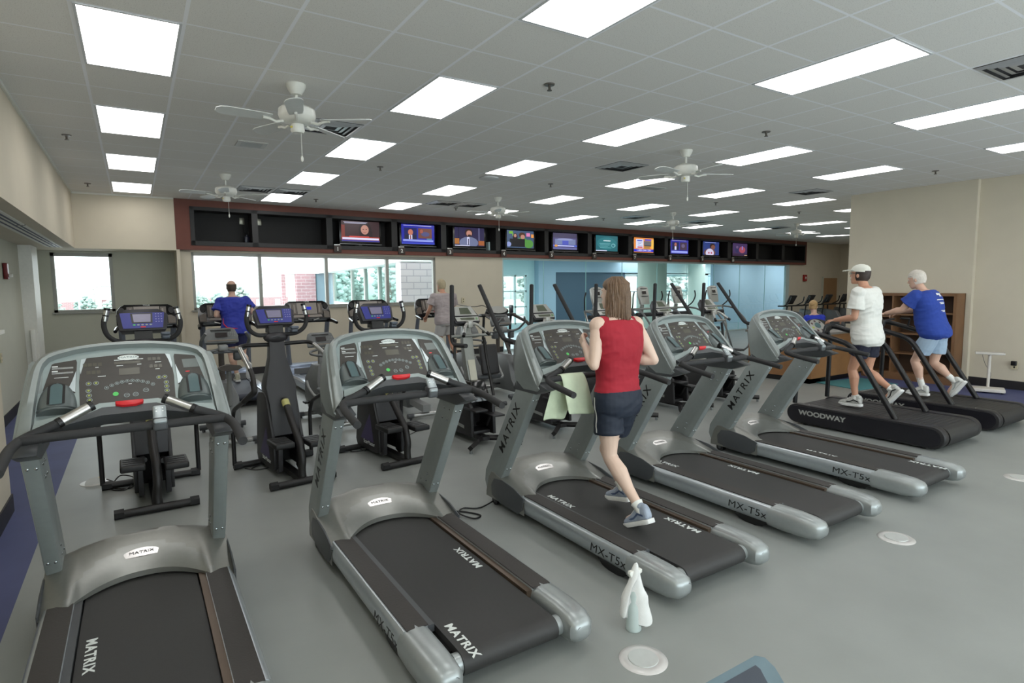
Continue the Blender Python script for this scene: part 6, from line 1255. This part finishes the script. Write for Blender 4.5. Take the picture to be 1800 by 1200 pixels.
# ================================================================ counter, cubbies, mat, scale
woodc = mat('counter_oak', (.56,.40,.25), .5, noise=.14, nscale=3); topg = mat('counter_top', (.46,.44,.41), .4)
t = thing('reception_counter', 'wooden reception counter with a grey top near the right hand wall', 'counter', (0,0,0))
m = M(); m.box((10.75,1.42,.10),(12.5,1.48,.90)); m.build('front_panel', [woodc], parent=t)
m = M(); m.box((10.69,1.42,.10),(10.75,2.75,.90)); m.build('side_panel', [woodc], parent=t)
m = M(); m.box((10.74,1.47,0),(12.48,1.9,.10)); m.box((10.74,1.47,0),(11.1,2.7,.10)); m.build('plinth', [black], parent=t)
m = M(); m.prism([(10.64,1.37),(12.54,1.37),(12.54,1.82),(11.12,1.82),(11.12,2.8),(10.64,2.8)], .90, .94, 'z'); m.build('counter_top', [topg], parent=t)
t = thing('stool', 'black stool behind the wooden counter', 'stool', (12.0,2.16,0), -.35)
m = M(); m.cyl((0,0,.50),(0,0,.56),.19,20); m.build('seat', [black], parent=t); m = M(); m.cyl((0,0,.02),(0,0,.5),.03,10); m.cyl((0,0,0),(0,0,.02),.20,20); m.build('pedestal', [silt], parent=t)
t = thing('cubby_shelf', 'wooden cubby shelf unit against the right hand wall', 'shelf', (12.9,0,0))
wdk = mat('cubby_oak', (.46,.33,.22), .55, noise=.12, nscale=3); wbk = mat('cubby_back', (.30,.215,.155), .6)
y0, y1, zt, dp = -.12, 1.46, 1.66, .36
m = M(); m.box((-.02,y0,.12),(-.005,y1,zt)); m.build('back', [wbk], parent=t)
m = M(); m.box((-dp,y0,zt-.05),(0,y1,zt)); m.build('top', [wdk], parent=t)
m = M(); m.box((-dp,y0,0),(-.02,y1,.14)); m.build('base', [wdk], parent=t)
for y in (y0,y1-.05): m = M(); m.box((-dp,y,.14),(0,y+.05,zt-.05)); m.build('side', [wdk], parent=t)
for y in (.38,.92): m = M(); m.box((-dp+.01,y,.14),(-.02,y+.03,zt-.05)); m.build('divider', [wdk], parent=t)
for ya, yb, zz in ((y0+.05,.38,(.55,.95,1.28)),(.41,.92,(.50,.88,1.24)),(.95,y1-.05,(.45,.80,1.2))):
    for z in zz: m = M(); m.box((-dp+.01,ya,z),(-.02,yb,z+.025)); m.build('shelf_board', [wdk], parent=t)
m = M(); m.loft([[(10.78,.58,.004),(11.95,.50,.004),(12.15,1.25,.004),(10.95,1.48,.004)],[(10.78,.58,.014),(11.95,.50,.014),(12.15,1.25,.014),(10.95,1.48,.014)]], 0, sm=False)
tag(m.build('exercise_mat', [mat('teal_mat', (.28,.52,.54), .7)]), 'teal exercise mat lying on the floor before the wooden counter', 'mat')
t = thing('floor_scale', 'white column weighing scale standing by the right hand wall', 'scale', (12.35,-.72,0), -1.2)
scw = mat('scale_white', (.80,.78,.75), .5)
m = M(); m.rbox((-.22,-.16,.02),(.22,.16,.075), .012); m.build('platform', [scw], parent=t); m = M(); m.cyl((0,.13,.07),(0,.13,.64),.022,12); m.build('column', [scw], parent=t)
m = M(); m.rbox((-.20,.06,.63),(.20,.20,.67), .01, 0); m.build('display_head', [scw], parent=t); m = M(); [m.cyl((x,y,0),(x,y,.03),.02,8) for x in (-.18,.18) for y in (-.12,.12)]; m.build('feet', [black], parent=t)
m = M(); m.tube(crspline([(-.1,.14,.62),(-.05,.16,.45),(.03,.15,.30),(.0,.16,.1)], 5), .004, 6); m.build('lead', [mat('lead_grey', (.5,.48,.46), .6)], parent=t)
# wall devices
def plate(name, c, u, v, n, w_, h_, m_, lb, cat, grp=None, extra=None):
    c, u, v, n = V_(c), V_(u), V_(v), V_(n); m = M(); Z = [c-u*w_/2-v*h_/2, c+u*w_/2-v*h_/2, c+u*w_/2+v*h_/2, c-u*w_/2+v*h_/2]
    m.add(Z+[z+n*.012 for z in Z], [(0,1,2,3),(4,5,6,7),(0,1,5,4),(1,2,6,5),(2,3,7,6),(3,0,4,7)], 0)
    for (dx, dy) in (extra or []): m.poly([c+n*.0125+u*(dx+a)+v*(dy+b_) for a, b_ in ((-.012,-.015),(.012,-.015),(.012,.015),(-.012,.015))], 1)
    return tag(m.build(name, [m_, lblk]), lb, cat, grp)
UP = Vector((0,0,1))
alm = mat('almond_plate', (.80,.76,.64), .5)
plate('wall_outlet', wp(7.72,-.088,1.49), WX, UP, WN, .09, .14, alm, 'almond wall outlet left of the glass partition', 'outlet', None, ((0,.03),(0,-.03)))
plate('wall_outlet', (12.985,-.86,.42), (0,-1,0), UP, (-1,0,0), .09, .13, alm, 'wall outlet with a black plug behind the weighing scale', 'outlet', None, ((0,.03),(0,-.03)))
m = M(); m.rbox((12.93,-.90,.42),(12.972,-.82,.50), .01); tag(m.build('black_plug', [black]), 'black plug adapter in the wall outlet behind the weighing scale', 'plug')
plate('wall_outlet', (-1.368,5.9,.95), (0,1,0), UP, (1,0,0), .09, .13, alm, 'small outlet low on the left wall beyond the first treadmill', 'outlet', None, ((0,.03),(0,-.03)))
t = thing('fire_strobe', 'red fire alarm strobe on the left wall near the alcove', 'alarm', (-1.372,6.75,2.16)); m = M(); m.rbox((0,-.07,-.12),(.05,.07,.12), .01); m.build('housing', [mat('alarm_red', (.42,.08,.10), .4)], parent=t); m = M(); m.rbox((.05,-.02,-.09),(.10,.03,-.04), .008); m.build('lens', [white], parent=t)
t = thing('fire_strobe', 'red fire alarm strobe on the far wall right of the glass', 'alarm', wp(25.5,-.09,2.08)); m = M(); P_ = [WX*x+WN*d+UP*z for z in (-.14,.14) for x, d in ((-.13,0),(.13,0),(.13,.06),(-.13,.06))]; m.add(P_, [(0,1,2,3),(4,5,6,7),(0,1,5,4),(1,2,6,5),(2,3,7,6),(3,0,4,7)]); m.build('housing', [mat('alarm_red_bright', (.60,.12,.10), .4)], parent=t); m = M(); m.ell(WN*.07, (.04,.02,.06)); m.build('lens', [white], parent=t)
# ================================================================ floor outlets, cords, bottle, towels
ss = mat('brushed_steel', (.80,.79,.78), .35, metal=.4); ssl = mat('steel_lid', (.74,.75,.74), .45, metal=.3)
fo = None
for x, y, lb in ((2.285,-2.70,'round steel floor outlet cover nearest the camera, below the spray bottle'),(4.86,-2.70,'round steel floor outlet cover behind the fourth treadmill'),(7.27,-2.69,'round steel floor outlet cover cut by the right edge of the photo')):
    if fo is None:
        fo = thing('floor_outlet_cover', lb, 'floor outlet', (x,y,0), 0, 'round floor outlet covers')
        m = M(); m.lathe([(.001,.004),(.075,.006),(.085,.010),(.118,.004),(.122,.0),(.001,.0)], (0,0,0), 40); m.build('ring', [ss], parent=fo)
        m = M(); m.lathe([(.001,.0105),(.074,.0105),(.076,.006),(.001,.005)], (0,0,0), 36); m.build('lid', [ssl], parent=fo)
    else: dup(fo, (x,y,0), 0, lb)
t = thing('floor_outlet_cover', 'open floor outlet with raised steel lid and yellow inside, left of the first stepper', 'floor outlet', (-.20,2.22,0))
m = M(); m.lathe([(.001,.004),(.085,.006),(.118,.004),(.122,.0),(.001,.0)], (0,0,0), 32); m.build('ring', [ss], parent=t)
R_ = Matrix.Rotation(radians(35), 3, 'X'); m = M(); m.lathe([(.001,.0),(.074,.0),(.074,.006),(.001,.006)], (0,-.07,.01), 24, 0, R_); m.build('lid', [ssl], parent=t)
m = M(); m.rbox((.0,-.02,.005),(.06,.04,.04), .006); m.build('yellow_socket', [mat('socket_yellow', (.80,.70,.20), .5)], parent=t)
def cord(pts, r, lb, m_=black): m = M(); m.tube(crspline(pts, 6), r, 6); return tag(m.build('power_cord', [m_]), lb, 'cord')
cord([(2.09,-.42,.03),(2.28,-.40,.008),(2.42,-.46,.008),(2.52,-.62,.008),(2.44,-.66,.010),(2.38,-.52,.020),(2.47,-.42,.012),(2.60,-.48,.008),(2.82,-.42,.03)], .007, 'black power cord looped on the floor between the second and third treadmills')
cord([(-.10,2.20,.02),(.0,2.0,.008),(-.05,1.85,.008),(.06,1.78,.008),(.14,1.95,.05),(.02,2.0,.09),(-.04,1.88,.02),(.10,1.80,.01),(.16,1.92,.06)], .006, 'tangled black power cord beside the first stepper and the open floor outlet')
cord([(2.30,2.05,.008),(2.22,1.85,.008),(2.34,1.72,.03),(2.44,1.86,.008),(2.30,1.95,.04),(2.36,1.76,.012),(2.42,1.92,.06)], .006, 'bundle of black cord on the floor at the foot of the third stepper')
cord([(1.86,1.96,.008),(2.05,2.0,.008),(2.2,1.98,.008)], .005, 'thin black cord running across the floor between the second and third steppers')
cord([(2.70,1.95,.02),(2.9,2.02,.008),(3.1,2.2,.008),(3.3,2.3,.02)], .005, 'thin black cord curving from the third stepper to the nearest tall pole trainer')
cord([(1.10,1.84,.008),(1.2,1.72,.008),(1.34,1.76,.008),(1.26,1.86,.02),(1.16,1.8,.008),(1.36,1.88,.05)], .005, 'short coil of black cord beside the second stepper')
# spray bottle with a towel hung over it
bx, by = 2.432, -2.48
t = thing('spray_bottle', 'translucent spray bottle with a blue collar standing on the floor', 'bottle', (bx,by,0))
bm_ = bpy.data.materials.new('bottle_plastic'); bm_.use_nodes = True; b = bm_.node_tree.nodes['Principled BSDF']; b.inputs['Base Color'].default_value = (.68,.78,.76,1); b.inputs['Roughness'].default_value = .25; b.inputs['Subsurface Weight'].default_value = .0; b.inputs['Transmission Weight'].default_value = .35
m = M(); m.lathe([(.001,.0),(.040,.001),(.043,.006),(.042,.02),(.041,.11),(.037,.145),(.030,.165),(.032,.20),(.028,.225),(.016,.240),(.014,.255)], (0,0,0), 28); m.build('bottle', [bm_], parent=t)
m = M(); m.lathe([(.001,.245),(.018,.245),(.019,.252),(.017,.272),(.001,.274)], (0,0,0), 20); m.build('blue_collar', [mat('collar_blue', (.15,.35,.65), .4)], parent=t)
m = M(); m.prism([(-.012,.272),(.012,.272),(.016,.30),(.05,.315),(.05,.335),(-.035,.34),(-.04,.325)], -.011, .011, 'y'); m.build('spray_head', [white], parent=t, bev=.003)
twm = mat('towel_white', (.86,.86,.85), .9, bump=.4, bscale=250)
def cloth(name, grid, m_, thick=.004):
    """grid of points -> thin cloth with thickness"""
    n, k = len(grid), len(grid[0]); V = [V_(p) for r in grid for p in r]; F = [(i*k+j, i*k+j+1, (i+1)*k+j+1, (i+1)*k+j) for i in range(n-1) for j in range(k-1)]
    me = bpy.data.meshes.new(name); me.from_pydata(V, [], F); me.materials.append(m_); me.polygons.foreach_set('use_smooth', [True]*len(F)); o = bpy.data.objects.new(name, me); COL.objects.link(o)
    s = o.modifiers.new('t', 'SOLIDIFY'); s.thickness = thick; s.offset = 0; u = o.modifiers.new('s', 'SUBSURF'); u.levels = 1; u.render_levels = 1; return o
# drapes over the nozzle, split into a left fold and a right tail
ru = Vector((cos(YAW),-sin(YAW),0)); rf_ = Vector((sin(YAW),cos(YAW),0)); base = Vector((bx,by,0))
def bp_(a, d, z): return base+ru*a+rf_*d+Vector((0,0,z))
L_ = [[(.000,.010,.375),(.012,-.012,.378),(.02,.0,.372)],[(-.022,.010,.35),(.000,-.022,.345),(.024,-.012,.345)],[(-.034,.010,.31),(-.012,-.034,.305),(.026,-.024,.31)],[(-.046,.006,.275),(-.030,-.030,.27),(-.020,-.046,.262)],[(-.070,.004,.238),(-.052,-.034,.222),(-.034,-.050,.215)],[(-.090,.006,.205),(-.066,-.040,.19),(-.040,-.052,.17)],[(-.086,.006,.165),(-.064,-.046,.15),(-.046,-.050,.13)],[(-.094,.010,.125),(-.080,-.046,.105),(-.052,-.050,.098)],[(-.082,.010,.092),(-.072,-.034,.082),(-.056,-.044,.085)]]
R2 = [[(.000,-.010,.378),(.012,.012,.378),(.02,.006,.376)],[(.006,-.022,.345),(.024,.0,.348),(.028,.02,.345)],[(.014,-.030,.31),(.034,-.006,.31),(.034,.022,.305)],[(.020,-.040,.27),(.044,-.012,.265),(.044,.022,.26)],[(.026,-.044,.225),(.056,-.020,.215),(.060,.02,.212)],[(.038,-.044,.18),(.076,-.03,.19),(.084,.01,.185)],[(.036,-.046,.13),(.062,-.03,.14),(.078,.008,.15)],[(.034,-.048,.075),(.078,-.034,.085),(.094,.006,.10)],[(.036,-.050,.03),(.088,-.036,.03),(.110,.0,.042)]]
cl = [[bp_(*p) for p in r] for r in L_]; cr_ = [[bp_(*p) for p in r] for r in R2]
g_ = [list(reversed(a))+b_ for a, b_ in zip(cl, cr_)]
o = cloth('hand_towel', g_, twm); tag(o, 'small white towel draped over the spray bottle on the floor', 'towel')
# green towel over the third treadmill crossbar
gtm = mat('towel_green', (.80,.85,.74), .9, bump=.5, bscale=250)
G = []; N_ = 9
for i in range(15):
    r = []
    for j in range(N_):
        u = j/(N_-1); x = 2.865+.215*u
        wv_ = .008*sin(u*9+i*.3)
        if i < 5: y, z = -1.245+.032+.012*(4-i)*.6+wv_*.6, 1.20-.085*(4-i)+.01*sin(u*5); x = x-.035*(4-i)*.7-.02
        elif i == 5: y, z = -1.245+.018, 1.213+.004
        elif i == 6: y, z = -1.245-.016, 1.215+.002
        else: k = i-6; y, z = -1.245-.033-.006*k+wv_, 1.20-.034*k*(1+.10*u); x += .006*k*(u)+.002*k
        r.append((x, y, z))
    G.append(r)
o = cloth('towel', G, gtm, .006); tag(o, 'pale green towel hung over the crossbar of the runner\'s treadmill', 'towel')
# dark console at the bottom right edge
t = thing('treadmill_console', 'corner of a nearby dark blue console cut off at the bottom right of the photo', 'console', (.93,-4.0,0))
cpb = mat('console_edge_blue', (.35,.42,.45), .4, metal=.2); cpd = mat('console_face_navy', (.11,.14,.19), .4)
def q(x, y, z): return Vector((x, -.0-y*.66-z*.70*-1*0, 1.105-y*.75+z))
O_ = [(-.38,.0),(.36,.0),(.385,.012),(.40,.04),(.40,.42),(-.40,.42),(-.40,.03)]
m = M(); m.loft([[q(x,y,0) for x, y in O_],[q(x*.98,y+.01,-.05) for x, y in O_]], 0, sm=False); cs = m.build('shell', [cpb], parent=t, bev=.008)
m = M(); m.poly([q(x,y,.0015) for x, y in ((-.36,.02),(.345,.02),(.352,.03),(.352,.40),(-.36,.40))]); m.build('face', [cpd], parent=cs)
m = M(); m.tube([(0,-.10,.98),(0,.02,.5),(0,.04,.03)], .035, 12); m.build('post', [cpb], parent=t)
m = M(); m.rbox((-.25,-.1,0),(.25,.2,.04), .01); m.build('base', [skirt], parent=t)
